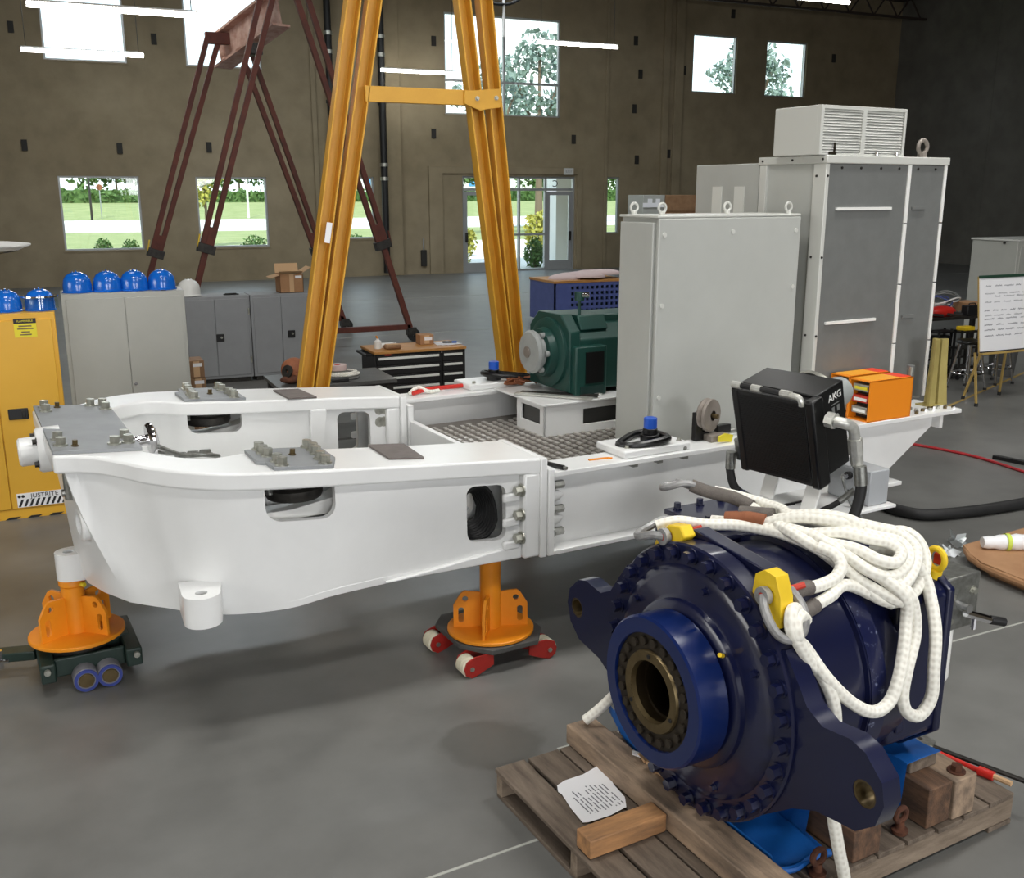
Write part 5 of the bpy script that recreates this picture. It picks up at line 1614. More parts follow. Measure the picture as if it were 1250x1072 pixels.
# wrench and red cutters by the pallet corner
t = root('adjustable_wrench', 'dark adjustable wrench leaning off the right rear corner of the pallet', 'wrench', (3.53, 2.4, .145), mach=True)
part('handle', MB().bar((3.50, 2.50, .155), (3.62, 2.13, .150), .026, .012), 'dark_metal', t, bev=.003)
m = MB(); m.prism([(-.05, 0), (-.04, .05), (-.01, .075), (-.005, .03), (.015, .03), (.02, .075), (.05, .045), (.045, -.01), (.0, -.03)], lambda x, y: (3.49 + x, 2.52 + y, .148), lambda x, y: (3.49 + x, 2.52 + y, .165)); part('jaw', m, 'steel', t, bev=.002)
t = root('red_cutters', 'red-handled cutters lying across the right rear corner of the pallet', 'cutters', (3.45, 2.4, .145), mach=True)
m = MB(); m.cyl((3.44, 2.62, .16), (3.455, 2.56, .158), .018, n=12); m.cyl((3.455, 2.56, .158), (3.51, 2.28, .157), .011, n=10); m.cyl((3.51, 2.28, .157), (3.525, 2.22, .157), .02, n=12); part('red_handle', m, 'tool_red', t)
m = MB(); m.cyl((3.525, 2.22, .157), (3.54, 2.15, .157), .012, n=8); part('pale_grip_end', m, 'cardboard_light', t)

# ------------------------------------------------------------------ oil cooler unit behind the gearbox
CU = V((3.56, 3.5, 1.40))
ck = root('oil_cooler', 'black radiator oil cooler with chrome hose elbows, tilted on a white stand behind the gearbox', 'oil cooler', CU, rz=0, mach=True)
ck.rotation_euler = (Matrix.Rotation(MA, 3, 'Z') @ Matrix.Rotation(.1536, 3, 'Z') @ Matrix.Rotation(-.2616, 3, 'Y')).to_euler()
L = dict(local=True)
part('fan_shroud', MB().box(-.105, .105, -.2225, .2225, -.215, .22), 'black_satin', ck, bev=.006, **L)
m = MB(); m.box(-.165, -.105, -.195, .195, -.235, .205); part('radiator_core', m, 'black', ck, bev=.004, **L)
for y0, y1 in ((-.245, -.195), (.185, .235)):
    part('side_tank', MB().box(-.17, -.08, y0, y1, -.245, .215), 'black_satin', ck, bev=.012, **L)
fn = MB().box(-.0012, .0012, -.19, .19, -.0012, .0012).mesh('fin', 'black_satin')
for k in range(40):
    inst('cooling_fin', fn, ck, (-.1665, 0, -.215 + .0102 * k), local=True)
m = MB(); m.tube([(-.17, .19, .235), (-.17, .1, .238), (-.17, -.06, .235), (-.17, -.13, .232)], .014, n=10, smooth=4); part('top_hose', m, 'black_rubber', ck, **L)
for y in (.19, .07, -.1):
    part('hose_fitting', MB().cyl((-.17, y + .025, .236), (-.17, y - .03, .236), .018, n=10), 'fitting', ck, **L)
m = MB(); m.tube([(-.17, -.13, .232), (-.17, -.17, .23), (-.17, -.185, .21), (-.17, -.185, .19)], .015, n=10, smooth=4); part('top_elbow', m, 'fitting', ck, **L)
m = MB(); m.cyl((-.1, -.27, .11), (-.1, -.31, .105), .038, n=8); m.tube([(-.1, -.30, .105), (-.075, -.335, .09), (-.03, -.35, .05), (-.02, -.35, -.02)], .026, n=12, smooth=5); m.cyl((-.02, -.35, -.01), (-.02, -.35, -.09), .034, n=8); m.cyl((-.02, -.35, -.09), (-.018, -.35, -.15), .03, n=12)
part('side_elbow', m, 'fitting', ck, **L)
m = MB(); m.cyl((-.1, .23, -.12), (-.1, .275, -.13), .03, n=10); m.cyl((-.1, .285, -.11), (-.1, .285, -.22), .024, n=10); part('lower_fitting', m, 'steel', ck, **L)
m = MB(); m.lathe((.105, -.03, .06), (1, 0, 0), [(0, .165), (.03, .165), (.035, .15), (.035, .05)], 32); part('fan_guard', m, 'zinc', ck, **L)
m = MB(); m.lathe((.13, -.10, .09), (1, 0, 0), [(0, .07), (.05, .075), (.1, .075), (.13, .065), (.135, 0)], 24); part('fan_motor', m, 'generator_grey', ck, **L)
rotT = Matrix.Translation((.03, -.2235, .165)) @ Euler((rad(90), 0, 0)).to_matrix().to_4x4()
text('maker_lettering', 'AKG', .05, 'white_plain', ck, rotT)
m = MB(); m.box(.0, .06, -.2238, -.2226, .125, .13); m.box(.0, .02, -.2238, -.2226, .085, .115); m.box(.04, .06, -.2238, -.2226, .085, .115); part('logo_marks', m, 'galvanised', ck, **L)
part('rating_plate', MB().box(-.03, .045, -.2238, -.2226, .04, .07), 'white_plain', ck, **L)

st = root('cooler_stand', 'white plate stand carrying the grey junction box and the black cooler', 'stand', (3.6, 3.45, 0), mach=True)
part('top_plate', MB().box(3.38, 3.99, 3.20, 3.62, .975, .992), 'white_paint', st, bev=.004)
for v in (3.32, 3.6):
    m = MB(); m.bar((3.50, v, .992), (3.55, v, 1.16), .09, .012, up=(1, 0, 0)); part('cooler_bracket', m, 'white_plain', st, bev=.003)
part('pedestal', MB().box(3.42, 3.62, 3.36, 3.56, .02, .975), 'white_paint', st, bev=.006)
part('foot_plate', MB().box(3.3, 3.8, 3.32, 3.64, 0, .02), 'white_paint', st, bev=.004)
m = MB(); m.prism(rrect(3.36, 3.62, 1.0, 1.10, .02, 3), lambda x, z: (x, 3.45, z - .1), lambda x, z: (x, 3.46, z - .1)); m.box(3.42, 3.46, 3.44, 3.452, .91, .99); m.box(3.42, 3.54, 3.44, 3.452, .98, .995)
part('valve_block', m, 'black_satin', st)
jb = root('junction_box', 'plain grey steel junction box with a lead in its side, right below the cooler', 'junction box', (3.9, 3.37, .993), mach=True)
part('body', MB().box(3.825, 3.962, 3.235, 3.50, .993, 1.17), 'junction_grey', jb, bev=.006)
part('lid_seam', MB().box(3.822, 3.827, 3.245, 3.49, 1.0, 1.162), 'junction_grey', jb, bev=.003)
part('knockout', MB().cyl((3.826, 3.36, 1.03), (3.817, 3.36, 1.03), .02, n=16), 'black', jb)
g_ = part('cable_gland', MB().cyl((3.825, 3.36, 1.125), (3.80, 3.36, 1.125), .02, n=12), 'black', jb)
part('gland_nut', MB().cyl((3.80, 3.36, 1.125), (3.775, 3.36, 1.125), .015, n=8), 'chrome', g_)
t = root('grey_lead', 'thin grey lead hanging from the junction box to the floor', 'cable', (3.77, 3.36, 1.12), mach=True)
part('lead', MB().tube([(3.775, 3.36, 1.125), (3.75, 3.33, 1.10), (3.75, 3.27, 1.0), (3.77, 3.18, .9), (3.88, 3.14, .5), (4.02, 3.1, .04), (4.2, 3.1, .008)], .007, n=6, smooth=6), 'galvanised', t)
part('lead_plug', MB().cyl((4.2, 3.1, .012), (4.26, 3.1, .012), .012, n=8), 'black', t)
def hose(lab, pts, rad_, mat='black_rubber'):
    t = root('hydraulic_hose', lab, 'hose', pts[0], mach=True)
    part('hose', MB().tube(pts, rad_, n=12, smooth=7), mat, t)
    a, b = V(pts[0]), V(pts[1]); d = (b - a).normalized()
    part('ferrule', MB().cyl(a - d * .02, a + d * .07, rad_ * 1.18, n=14), 'steel', t)
hose('black hose dropping from the chrome elbow at the right side of the cooler', [(3.62, 3.125, 1.235), (3.625, 3.115, 1.15), (3.605, 3.115, 1.05), (3.56, 3.12, .95), (3.52, 3.13, .8), (3.5, 3.14, .5), (3.52, 3.12, .25)], .026)
hose('black hose from the lower fitting at the left side of the cooler', [(3.42, 3.79, 1.18), (3.42, 3.79, 1.10), (3.44, 3.75, 1.0), (3.52, 3.62, .95), (3.6, 3.5, .95), (3.66, 3.42, .93)], .022)
hose('thin black hose looping under the cooler', [(3.66, 3.2, 1.1), (3.6, 3.24, 1.04), (3.52, 3.3, .98), (3.46, 3.3, .93), (3.5, 3.25, .9)], .014)
t = root('power_cable', 'thick black cable lying in a long bow on the floor at right', 'cable', (6.0, 5.6, .0))
part('cable', MB().tube([(4.9, 8.0, .046), (5.5, 7.2, .046), (5.85, 6.5, .046), (5.93, 5.95, .046), (5.93, 5.58, .046), (6.14, 5.39, .046), (6.98, 5.32, .046), (8.5, 5.4, .046), (10, 5.6, .046)], .046, n=12, smooth=8), 'black_rubber', t)
part('cable_plug', MB().cyl((10, 5.6, .055), (10.25, 5.63, .055), .055, n=12), 'black', t)
t = root('drain_hose', 'black hose on the floor running from under the frame towards the gearbox', 'hose', (5.4, 5.8, 0))
part('hose', MB().tube([(5.2, 6.9, .03), (5.46, 6.1, .03), (5.33, 5.43, .03), (5.1, 4.8, .03), (4.6, 4.2, .03), (4.2, 3.9, .03)], .03, n=10, smooth=7), 'black_rubber', t)
part('end_fitting', MB().cyl((4.2, 3.9, .032), (4.1, 3.83, .032), .032, n=10), 'steel', t)


# ------------------------------------------------------------------ things standing round the hall
def facing(x, y, z):
    return Matrix.Translation((x, y, z)) @ Euler((rad(90), 0, 0)).to_matrix().to_4x4()


# yellow safety cabinet
t = root('safety_cabinet', 'yellow two-door safety cabinet with striped sign and black latch, at the left edge', 'cabinet', (-.63, 8.63, 0))
X0, X1, Y0, Y1, H = -1.18, -.03, 8.40, 8.86, 1.61
part('body', MB().box(X0, X1, Y0 + .02, Y1, .0, H), 'cabinet_yellow', t, bev=.006)
for n_, (a, b) in enumerate(((X0 + .03, -.488), (-.482, X1 - .03))):
    d = part('door', MB().box(a, b, Y0, Y0 + .025, .085, H - .05), 'cabinet_yellow', t, bev=.004)
    if n_:
        part('latch_plate', MB().box(-.43, -.29, Y0 - .012, Y0 + .002, .80, .885), 'black', d, bev=.006)
        part('latch_handle', MB().box(-.335, -.31, Y0 - .03, Y0 - .01, .815, .87), 'dark_metal', d, bev=.004)
m = MB(); m.box(-.443, -.083, Y0 - .003, Y0, .095, .207); part('sign_plate', m, 'paper', t)
m = MB()
for k in range(9):
    a = -.438 + k * .039
    m.prism([(a, .1), (a + .018, .1), (a + .044, .158), (a + .026, .158)], lambda x, z: (x, Y0 - .0045, z), lambda x, z: (x, Y0 - .003, z))
part('hazard_stripes', m, 'hazard_black', t, stuff=True)
text('sign_lettering', 'JUSTRITE', .05, 'hazard_black', t, facing(-.245 + .63, Y0 - .0045 - 8.63, .181))
m = MB(); m.lathe((-.425, Y0 - .003, .183), (0, -1, 0), [(0, 0), (0, .012), (.001, .012), (.001, 0)], 14); m.lathe((-.398, Y0 - .003, .183), (0, -1, 0), [(0, 0), (0, .012), (.001, .012), (.001, 0)], 14); part('sign_emblem', m, 'hazard_black', t)
m = MB(); m.box(-.32, -.165, Y0 - .002, Y0, 1.43, 1.55); part('warning_label', m, 'tag_yellow', t)
m = MB(); m.box(-.32, -.165, Y0 - .003, Y0 - .0015, 1.535, 1.572); part('label_header', m, 'hazard_black', t)
text('label_lettering', 'FLAMMABLE', .021, 'tag_yellow', t, facing(-.243 + .63, Y0 - .004 - 8.63, 1.553))
m = MB()
for z, w_ in ((1.515, .045), (1.495, .055), (1.47, .03), (1.45, .04)):
    m.box(-.243 - w_, -.243 + w_, Y0 - .003, Y0 - .0015, z - .005, z + .005)
part('label_print', m, 'bronze', t)
m = MB()
for k in range(7):
    a = X0 + .02 + k * .155
    m.prism([(a, .002), (a + .08, .002), (a + .11, .018), (a + .03, .018)], lambda x, z: (x, Y0 + .005, z), lambda x, z: (x, Y0 + .02, z))
part('floor_tape', m, 'hazard_black', t, stuff=True)
part('base_lip', MB().box(X0, X1, Y0 + .012, Y0 + .03, 0, .08), 'cabinet_yellow', t)


def helmet(x, y, z, lab, mat='helmet_blue', visor=False, k=1.0, grp=None):
    t = root('hard_hat', lab, 'hard hat', (x, y, z), group=grp)
    m = MB(); m.lathe((x, y, z), (0, 0, 1), [(.0, .122 * k), (.06 * k, .122 * k), (.11 * k, .113 * k), (.148 * k, .09 * k), (.168 * k, .06 * k), (.178 * k, .03 * k), (.18 * k, 0)], 28)
    part('shell', m, mat, t, ang=60)
    m = MB(); m.lathe((x, y - .01, z), (0, 0, 1), [(.0, .095 * k), (.0, .13 * k), (.006, .132 * k), (.018, .112 * k)], 28); part('brim', m, mat, t)
    m = MB(); m.prism([(-.08 * k, -.10 * k), (0, -.155 * k), (.08 * k, -.10 * k)], lambda a, b: (x + a, y + b - .005, z + .001), lambda a, b: (x + a, y + b - .005, z + .009)); part('peak', m, mat, t)
    m = MB()
    for a in (-.03, 0, .03):
        m.tube([(x + a * k, y + .10 * k * cos(rad(q)), z + .03 * k + (.16 - abs(a) * .3) * k * sin(rad(q))) for q in range(20, 161, 14)], .005 * k, n=6)
    part('crown_ridge', m, mat, t)
    if visor:
        m = MB(); arc = [(.150 * k * cos(rad(q)), .165 * k * sin(rad(q)) - .01) for q in range(150, 391, 15)]; arc += [(a * .96, b * .96) for a, b in arc[::-1]]
        m.prism(arc, lambda a, b: (x + a, y + b, z + .012), lambda a, b: (x + a * .97, y + b * .97, z + .105)); part('face_shield', m, 'window_glass', t)
        m = MB(); m.lathe((x, y - .005, z + .1), (0, 0, 1), [(0, .118 * k), (0, .15 * k), (.012, .148 * k), (.012, .118 * k)], 28, closed=True); part('shield_rim', m, 'chrome', t)
    return t
BY = 9.8
for k, (x, w_) in enumerate(((.175, 'leftmost of the four blue hard hats on the beige cabinet'), (.425, 'second of the four blue hard hats on the beige cabinet'),
                            (.655, 'third of the four blue hard hats on the beige cabinet'), (.895, 'rightmost of the four blue hard hats on the beige cabinet'))):
    helmet(x, BY, 1.632, w_, grp='blue hard hats on the beige cabinet')
helmet(-.36, 8.62, 1.611, 'blue hard hat cut by the left edge, on the yellow cabinet', k=.9)
helmet(-.125, 8.62, 1.611, 'blue hard hat with a clear face shield, on the right of the yellow cabinet', visor=True, k=.9)
helmet(1.60, 13.86, 1.172, 'white hard hat on the low grey cabinet, peeking past the beige one', 'helmet_white', grp=None, k=1.2)
# beige tall cabinet
t = root('storage_cabinet', 'tall plain beige two-door steel cabinet carrying four blue hard hats', 'cabinet', (.56, 9.85, 0))
X0, X1, Y0, Y1, H = .03, 1.065, 9.6, 10.06, 1.63
part('body', MB().box(X0, X1, Y0 + .015, Y1, 0, H), 'beige_steel', t, bev=.006)
for a, b in ((X0 + .035, .545), (.551, X1 - .03)):
    part('door', MB().box(a, b, Y0, Y0 + .02, .08, H - .045), 'beige_steel', t, bev=.003)
part('door_lock', MB().cyl((.58, Y0, .80), (.58, Y0 - .015, .80), .014, n=12), 'chrome', t)
part('top_clip', MB().box(.87, .91, 9.63, 9.66, H, H + .006), 'dark_metal', t)
# low grey cabinets
def low(x0, x1, lab, hx):
    t = root('low_cabinet', lab, 'cabinet', ((x0 + x1) / 2, 13.9, 0))
    part('body', MB().box(x0, x1, 13.665, 14.12, .06, 1.165), 'low_grey', t, bev=.006)
    part('plinth', MB().box(x0 + .03, x1 - .03, 13.69, 14.1, 0, .06), 'dark_metal', t)
    c = (x0 + x1) / 2 - .03
    for a, b in ((x0 + .035, c - .003), (c + .003, x1 - .035)):
        part('door', MB().box(a, b, 13.65, 13.67, .1, 1.125), 'low_grey', t, bev=.004)
    h_ = part('latch', MB().box(hx - .05, hx + .05, 13.635, 13.652, .565, .665), 'black', t, bev=.006)
    part('latch_knob', MB().cyl((hx + .015, 13.636, .62), (hx + .015, 13.62, .62), .015, n=10), 'zinc', h_)
    for z in (.3, .95):
        part('hinge', MB().cyl((x1 - .02, 13.648, z - .04), (x1 - .02, 13.648, z + .04), .01, n=8), 'zinc', t)
low(1.48, 2.345, 'low grey two-door steel cabinet with black latch, carrying the white hard hat', 1.93)
low(2.355, 3.22, 'low grey two-door steel cabinet with black latch, carrying the open carton', 2.88)
t = root('black_stapler', 'small flat black tool on the left low grey cabinet', 'tool', (2.13, 13.8, 1.166))
part('base', MB().box(2.03, 2.23, 13.77, 13.82, 1.167, 1.18), 'black', t, bev=.004)
part('lever', MB().box(2.05, 2.2, 13.775, 13.815, 1.18, 1.19), 'dark_metal', t, bev=.003)


def carton(x0, x1, y0, y1, z0, z1, lab, opened=False, mat='cardboard', cat='carton'):
    t = root('carton', lab, cat, ((x0 + x1) / 2, (y0 + y1) / 2, z0))
    if opened:
        m = MB(); e_ = .006
        m.box(x0, x1, y0, y0 + e_, z0, z1); m.box(x0, x1, y1 - e_, y1, z0, z1); m.box(x0, x0 + e_, y0, y1, z0, z1); m.box(x1 - e_, x1, y0, y1, z0, z1); m.box(x0, x1, y0, y1, z0, z0 + e_)
        part('body', m, mat, t)
        d = (x1 - x0) * .42
        R = lambda ax, a: Matrix.Rotation(rad(a), 3, ax)
        for c_, s_, rr_ in (((x0 - d * .45, (y0 + y1) / 2, z1 - .03), (d, y1 - y0, .005), R('Y', -15)), ((x1 + d * .4, (y0 + y1) / 2, z1 + .05), (d, y1 - y0, .005), R('Y', -30)),
                            (((x0 + x1) / 2, y1 + .02, z1 + .06), (x1 - x0, .005, d), R('X', -15)), (((x0 + x1) / 2 - .02, y0 - .06, z1 + .03), (x1 - x0, d * .8, .005), R('X', -20))):
            part('flap', MB().obox(c_, s_, rr_), 'cardboard_light', t)
        part('packing', MB().box(x0 + .05, x1 - .06, y0 + .05, y1 - .05, z1 - .05, z1 + .02), 'board_green', t, bev=.01)
    else:
        part('body', MB().box(x0, x1, y0, y1, z0, z1), mat, t, bev=.004)
    part('tape', MB().box((x0 + x1) / 2 - .03, (x0 + x1) / 2 + .03, y0 - .001, y0 + .004, z0 + .01, z1 - .005), 'cardboard_light', t)
    part('label', MB().box(x1 - .11, x1 - .02, y0 - .0015, y0 + .002, z1 - .06, z1 - .025), 'paper', t)
    return t
carton(2.78, 3.10, 13.74, 14.04, 1.167, 1.42, 'open brown carton with raised flaps on the low grey cabinet', True)
for k in range(5):
    carton(1.12 + .008 * (k % 2), 1.27 + .008 * (k % 2), 10.22, 10.5, .002 + .175 * k, .174 + .175 * k,
           ('brown carton at the bottom of the stack beside the beige cabinet', 'brown carton second from the bottom beside the beige cabinet', 'brown carton in the middle of the stack beside the beige cabinet',
            'brown carton second from the top beside the beige cabinet', 'brown carton topmost of the stack beside the beige cabinet')[k], mat='wood_box')

# steel work table and what lies on it
t = root('work_table', 'dark steel-topped work table behind the far bedplate beam', 'table', (2.35, 9.0, 0))
part('tabletop', MB().box(1.70, 2.80, 8.73, 9.42, .785, .82), 'steel_table', t, bev=.004)
for x in (1.76, 2.74):
    for y in (8.79, 9.36):
        part('leg', MB().box(x - .03, x + .03, y - .03, y + .03, 0, .785), 'dark_metal', t)
part('shelf', MB().box(1.74, 2.76, 8.77, 9.38, .28, .30), 'steel_table', t)
part('rail', MB().box(1.76, 2.74, 8.77, 8.80, .70, .785), 'dark_metal', t)
t = root('white_cable_coil', 'flat coil of white cable on the steel work table', 'cable', (2.38, 9.15, .821))
for k in range(4):
    part('turn', MB().tube([(2.38 + (.17 - .012 * k) * cos(a), 9.15 + (.13 - .01 * k) * sin(a), .832 + .017 * (k // 2)) for a in [2 * pi * i / 28 for i in range(28)]], .011, n=7, closed=True), 'rope', t)
t = root('pink_tape_roll', 'pink roll lying on the white cable coil', 'roll', (2.36, 9.2, .862))
part('roll', MB().lathe((2.36, 9.2, .862), (0, 0, 1), [(0, .03), (0, .085), (.05, .085), (.05, .03)], 24, closed=True), 'foam_pink', t)
part('core', MB().lathe((2.36, 9.2, .862), (0, 0, 1), [(0, .026), (0, .03), (.051, .03), (.051, .026)], 18, closed=True), 'pin_red', t)
t = root('white_jug', 'small white plastic bottle on the steel table beside the yellow gantry leg', 'bottle', (2.13, 8.86, .821))
part('body', MB().lathe((2.13, 8.86, .821), (0, 0, 1), [(0, 0), (0, .045), (.09, .045), (.11, .02), (.12, .02), (.12, 0)], 18), 'white_plain', t)
part('cap', MB().cyl((2.13, 8.86, .941), (2.13, 8.86, .96), .022, n=14), 'white_plain', t)
t = root('black_charger', 'black block lying on the steel table front edge', 'tool', (2.28, 8.82, .821))
part('body', MB().box(2.2, 2.36, 8.79, 8.86, .821, .85), 'black', t, bev=.006)
part('lead', MB().tube([(2.36, 8.83, .83), (2.45, 8.86, .828), (2.5, 8.95, .828)], .005, n=6, smooth=4), 'black', t)
t = root('leather_bag', 'rounded brown leather bag with a dark opening on the left of the steel table', 'bag', (1.87, 8.95, .821))
m = MB(); m.sphere((1.90, 8.98, .93), .12, (1.0, .8, .95), 18, 12); part('upper_bulge', m, 'leather_brown', t, ang=80)
m = MB(); m.sphere((1.98, 8.93, .885), .10, (1.25, .8, .65), 18, 12); part('lower_bulge', m, 'leather_brown', t, ang=80)
m = MB(); m.lathe((1.83, 8.90, .93), (-.8, -.5, .3), [(0, .06), (.02, .06), (.02, .02), (-.03, .0)], 18); part('opening', m, 'dark_metal', t)
m = MB(); m.sphere((1.86, 8.9, .86), .09, (1.2, .7, .45), 14, 8); part('flap', m, 'rust', t, ang=80)

# tool chest
t = root('tool_chest', 'black many-drawered tool chest with a wooden top', 'tool chest', (3.55, 10.4, 0))
X0, X1, Y0, Y1 = 3.02, 4.075, 10.2, 10.72
part('body', MB().box(X0 + .01, X1, Y0 + .02, Y1, .1, .815), 'black', t, bev=.006)
part('wooden_top', MB().box(X0, X1 + .005, Y0 - .01, Y1 + .005, .815, .845), 'wood_top', t, bev=.005)
for a, b in ((X0 + .03, 3.77), (3.80, X1 - .03)):
    for k in range(6):
        z1 = .795 - .108 * k
        d = part('drawer', MB().box(a, b, Y0, Y0 + .025, z1 - .10, z1), 'black', t, bev=.004)
        part('drawer_pull', MB().box(a + .015, b - .015, Y0 - .014, Y0, z1 - .042, z1 - .016), 'white_plain', d, bev=.003)
m = MB(); m.cyl((X0 - .06, Y0 + .08, .80), (X0 - .06, Y1 - .08, .80), .016, n=10); m.box(X0 - .06, X0 + .01, Y0 + .08, Y0 + .11, .785, .81); m.box(X0 - .06, X0 + .01, Y1 - .11, Y1 - .08, .785, .81)
part('side_handle', m, 'black', t)
for x in (X0 + .1, X1 - .1):
    for y in (Y0 + .1, Y1 - .1):
        m = MB(); m.cyl((x - .02, y, .05), (x + .02, y, .05), .05, n=16); part('castor', m, 'black_rubber', t)
m = MB(); m.cyl((3.785, Y0 - .002, .80), (3.785, Y0 - .012, .80), .01, n=10); part('lock', m, 'chrome', t)
part('badge', MB().box(3.14, 3.21, Y0 - .003, Y0 + .001, .797, .811), 'pin_red', t)
carton(3.64, 3.80, 10.48, 10.63, .846, .955, 'small brown carton standing on the wooden top of the tool chest')
t = root('wood_offcut', 'low round-edged wooden block at the front of the tool chest top', 'block', (3.28, 10.33, .846))
part('block', MB().box(3.18, 3.36, 10.28, 10.4, .846, .895), 'wood_box', t, bev=.02)
part('inset', MB().box(3.2, 3.34, 10.3, 10.38, .895, .899), 'cardboard_light', t)
t = root('white_spray_bottle', 'small white bottle with an orange nozzle on the tool chest top', 'bottle', (3.13, 10.42, .846))
part('body', MB().lathe((3.13, 10.42, .846), (0, 0, 1), [(0, 0), (0, .04), (.08, .04), (.1, .015), (.11, .015), (.11, 0)], 16), 'white_plain', t)
part('nozzle', MB().cyl((3.13, 10.42, .956), (3.11, 10.40, .985), .01, n=8), 'orange_paint', t)
t = root('white_tray', 'white plastic tray behind the wooden block on the tool chest', 'tray', (3.27, 10.52, .846))
m = MB(); m.prism(rrect(3.18, 3.38, 10.46, 10.6, .02), lambda x, y: (x, y, .846), lambda x, y: (x, y, .878), [rrect(3.19, 3.37, 10.47, 10.59, .015)]); m.box(3.185, 3.375, 10.465, 10.595, .846, .85)
part('tray', m, 'white_plain', t)
part('contents', MB().box(3.2, 3.36, 10.48, 10.58, .85, .862), 'paper', t)
t = root('loose_papers', 'white papers lying at the right end of the tool chest top', 'paper', (3.93, 10.5, .846))
for k in range(3):
    part('sheet', MB().obox((3.92 + .02 * k, 10.5 - .02 * k, .8475 + .0025 * k), (.2, .28, .0015), Matrix.Rotation(rad(12 * k - 8), 3, 'Z')), 'paper', t)
t = root('black_marker_tool', 'black hand tool with a blue grip lying on the white papers', 'tool', (3.98, 10.45, .857))
part('handle', MB().bar((3.9, 10.47, .866), (4.0, 10.43, .866), .03, .018), 'black', t, bev=.004)
part('grip', MB().bar((4.0, 10.43, .866), (4.05, 10.41, .866), .026, .02), 'cap_blue', t, bev=.004)

# blue crate with packing on top
t = root('blue_crate', 'blue slotted crate with a wooden lid behind the generator', 'crate', (9.4, 17.5, 0))
X0, X1, Y0, Y1 = 8.72, 10.3, 17.2, 18.3
m = MB(); m.prism([(X0 + .3, .05), (X1, .05), (X1, .80), (X0 + .3, .80)], lambda x, z: (x, Y0, z), lambda x, z: (x, Y0 + .03, z),
                  [[(X0 + .36 + .11 * i, .12 + .11 * j), (X0 + .42 + .11 * i, .12 + .11 * j), (X0 + .42 + .11 * i, .18 + .11 * j), (X0 + .36 + .11 * i, .18 + .11 * j)] for i in range(10) for j in range(6)])
part('slotted_panel', m, 'crate_blue', t)
part('solid_panel', MB().box(X0, X0 + .3, Y0, Y0 + .03, .05, .80), 'crate_blue', t)
part('side_panel', MB().box(X0, X0 + .03, Y0, Y1, .05, .80), 'crate_blue', t)
part('side_panel', MB().box(X1 - .03, X1, Y0, Y1, .05, .80), 'crate_blue', t)
part('contents', MB().box(X0 + .05, X1 - .05, Y0 + .1, Y1 - .05, .06, .77), 'generator_dark', t)
for x in (X0 + .1, X1 - .2):
    part('runner', MB().box(x, x + .1, Y0, Y1, 0, .05), 'dark_metal', t)
part('wooden_lid', MB().box(X0 - .02, X1 + .02, Y0 - .02, Y1, .80, .845), 'wood_top', t)
t = root('packing_sheets', 'heap of crumpled pale pink packing foam on the blue crate', 'packing', (9.6, 17.6, .846))
r = random.Random(5)
for k in range(7):
    a = 9.15 + .15 * k
    m = MB(); m.sphere((a, 17.55 + r.uniform(-.12, .2), .847 + .012 * k), .3, (1.1, 1, .3 + .05 * r.random()), 14, 6, 0.0); part('foam_sheet', m, 'foam_pink', t, ang=80)
# crates far back between the cabinet and the wall
for k, (a, b, mt, lab) in enumerate(((14.85, 15.55, 'beige_steel', 'pale green-grey wrapped crate standing far behind the grey cabinet'), (15.57, 16.6, 'wood_box', 'tall brown wooden crate far behind the grey cabinet'))):
    t = root('shipping_crate', lab, 'crate', ((a + b) / 2, 24.3, 0))
    part('side', MB().box(a, b, 24, 24.8, .1, 2.43), mt, t, bev=.01)
    part('skid', MB().box(a + .03, b - .03, 24.02, 24.78, 0, .1), 'pallet_wood_side', t)
    for z in ((.4, 1.2, 2.0) if k else (.5, 2.1)):
        part('batten', MB().box(a - .005, b + .005, 23.98, 24.0, z, z + .12), 'wood_box' if k else 'paper', t)
    if k == 0:
        for x in (15.0, 15.25):
            part('crate_label', MB().box(x, x + .14, 23.985, 24, 2.15, 2.33), 'paper', t)

# ------------------------------------------------------------------ gantries
def channel(t, name, p, q, w, d, mat, open_dir=1, up=(0, 1, 0)):
    """steel channel from p to q: web plus two flanges"""
    p, q = V(p), V(q); ax = (q - p).normalized(); s = V(up).cross(ax).normalized(); f = ax.cross(s)
    m = MB()
    def slab(a0, a1, b0, b1):
        vs = [c + s * a + f * b for c in (p, q) for a in (a0, a1) for b in (b0, b1)]
        m.add(vs, [(0, 1, 3, 2), (4, 6, 7, 5), (0, 4, 5, 1), (2, 3, 7, 6), (0, 2, 6, 4), (1, 5, 7, 3)])
    h = w / 2; k = w * .12
    slab(-h, h, -d / 2, -d / 2 + k)
    slab(-h, -h + k, -d / 2, d / 2); slab(h - k, h, -d / 2, d / 2)
    return part(name, m, mat, t, bev=.004)
GY = 8.0
t = root('yellow_gantry', 'tall yellow A-frame gantry of paired steel channels, behind the far bedplate beam', 'gantry', (2.8, GY, 0))
zt = 5.4
def legx(x0, z0, x1, z1, z): return x0 + (x1 - x0) * (z - z0) / (z1 - z0)
LA = (1.845, .965, 2.375, 3.94)   # left leg centre line
LB = (3.63, 1.045, 3.29, 4.0)
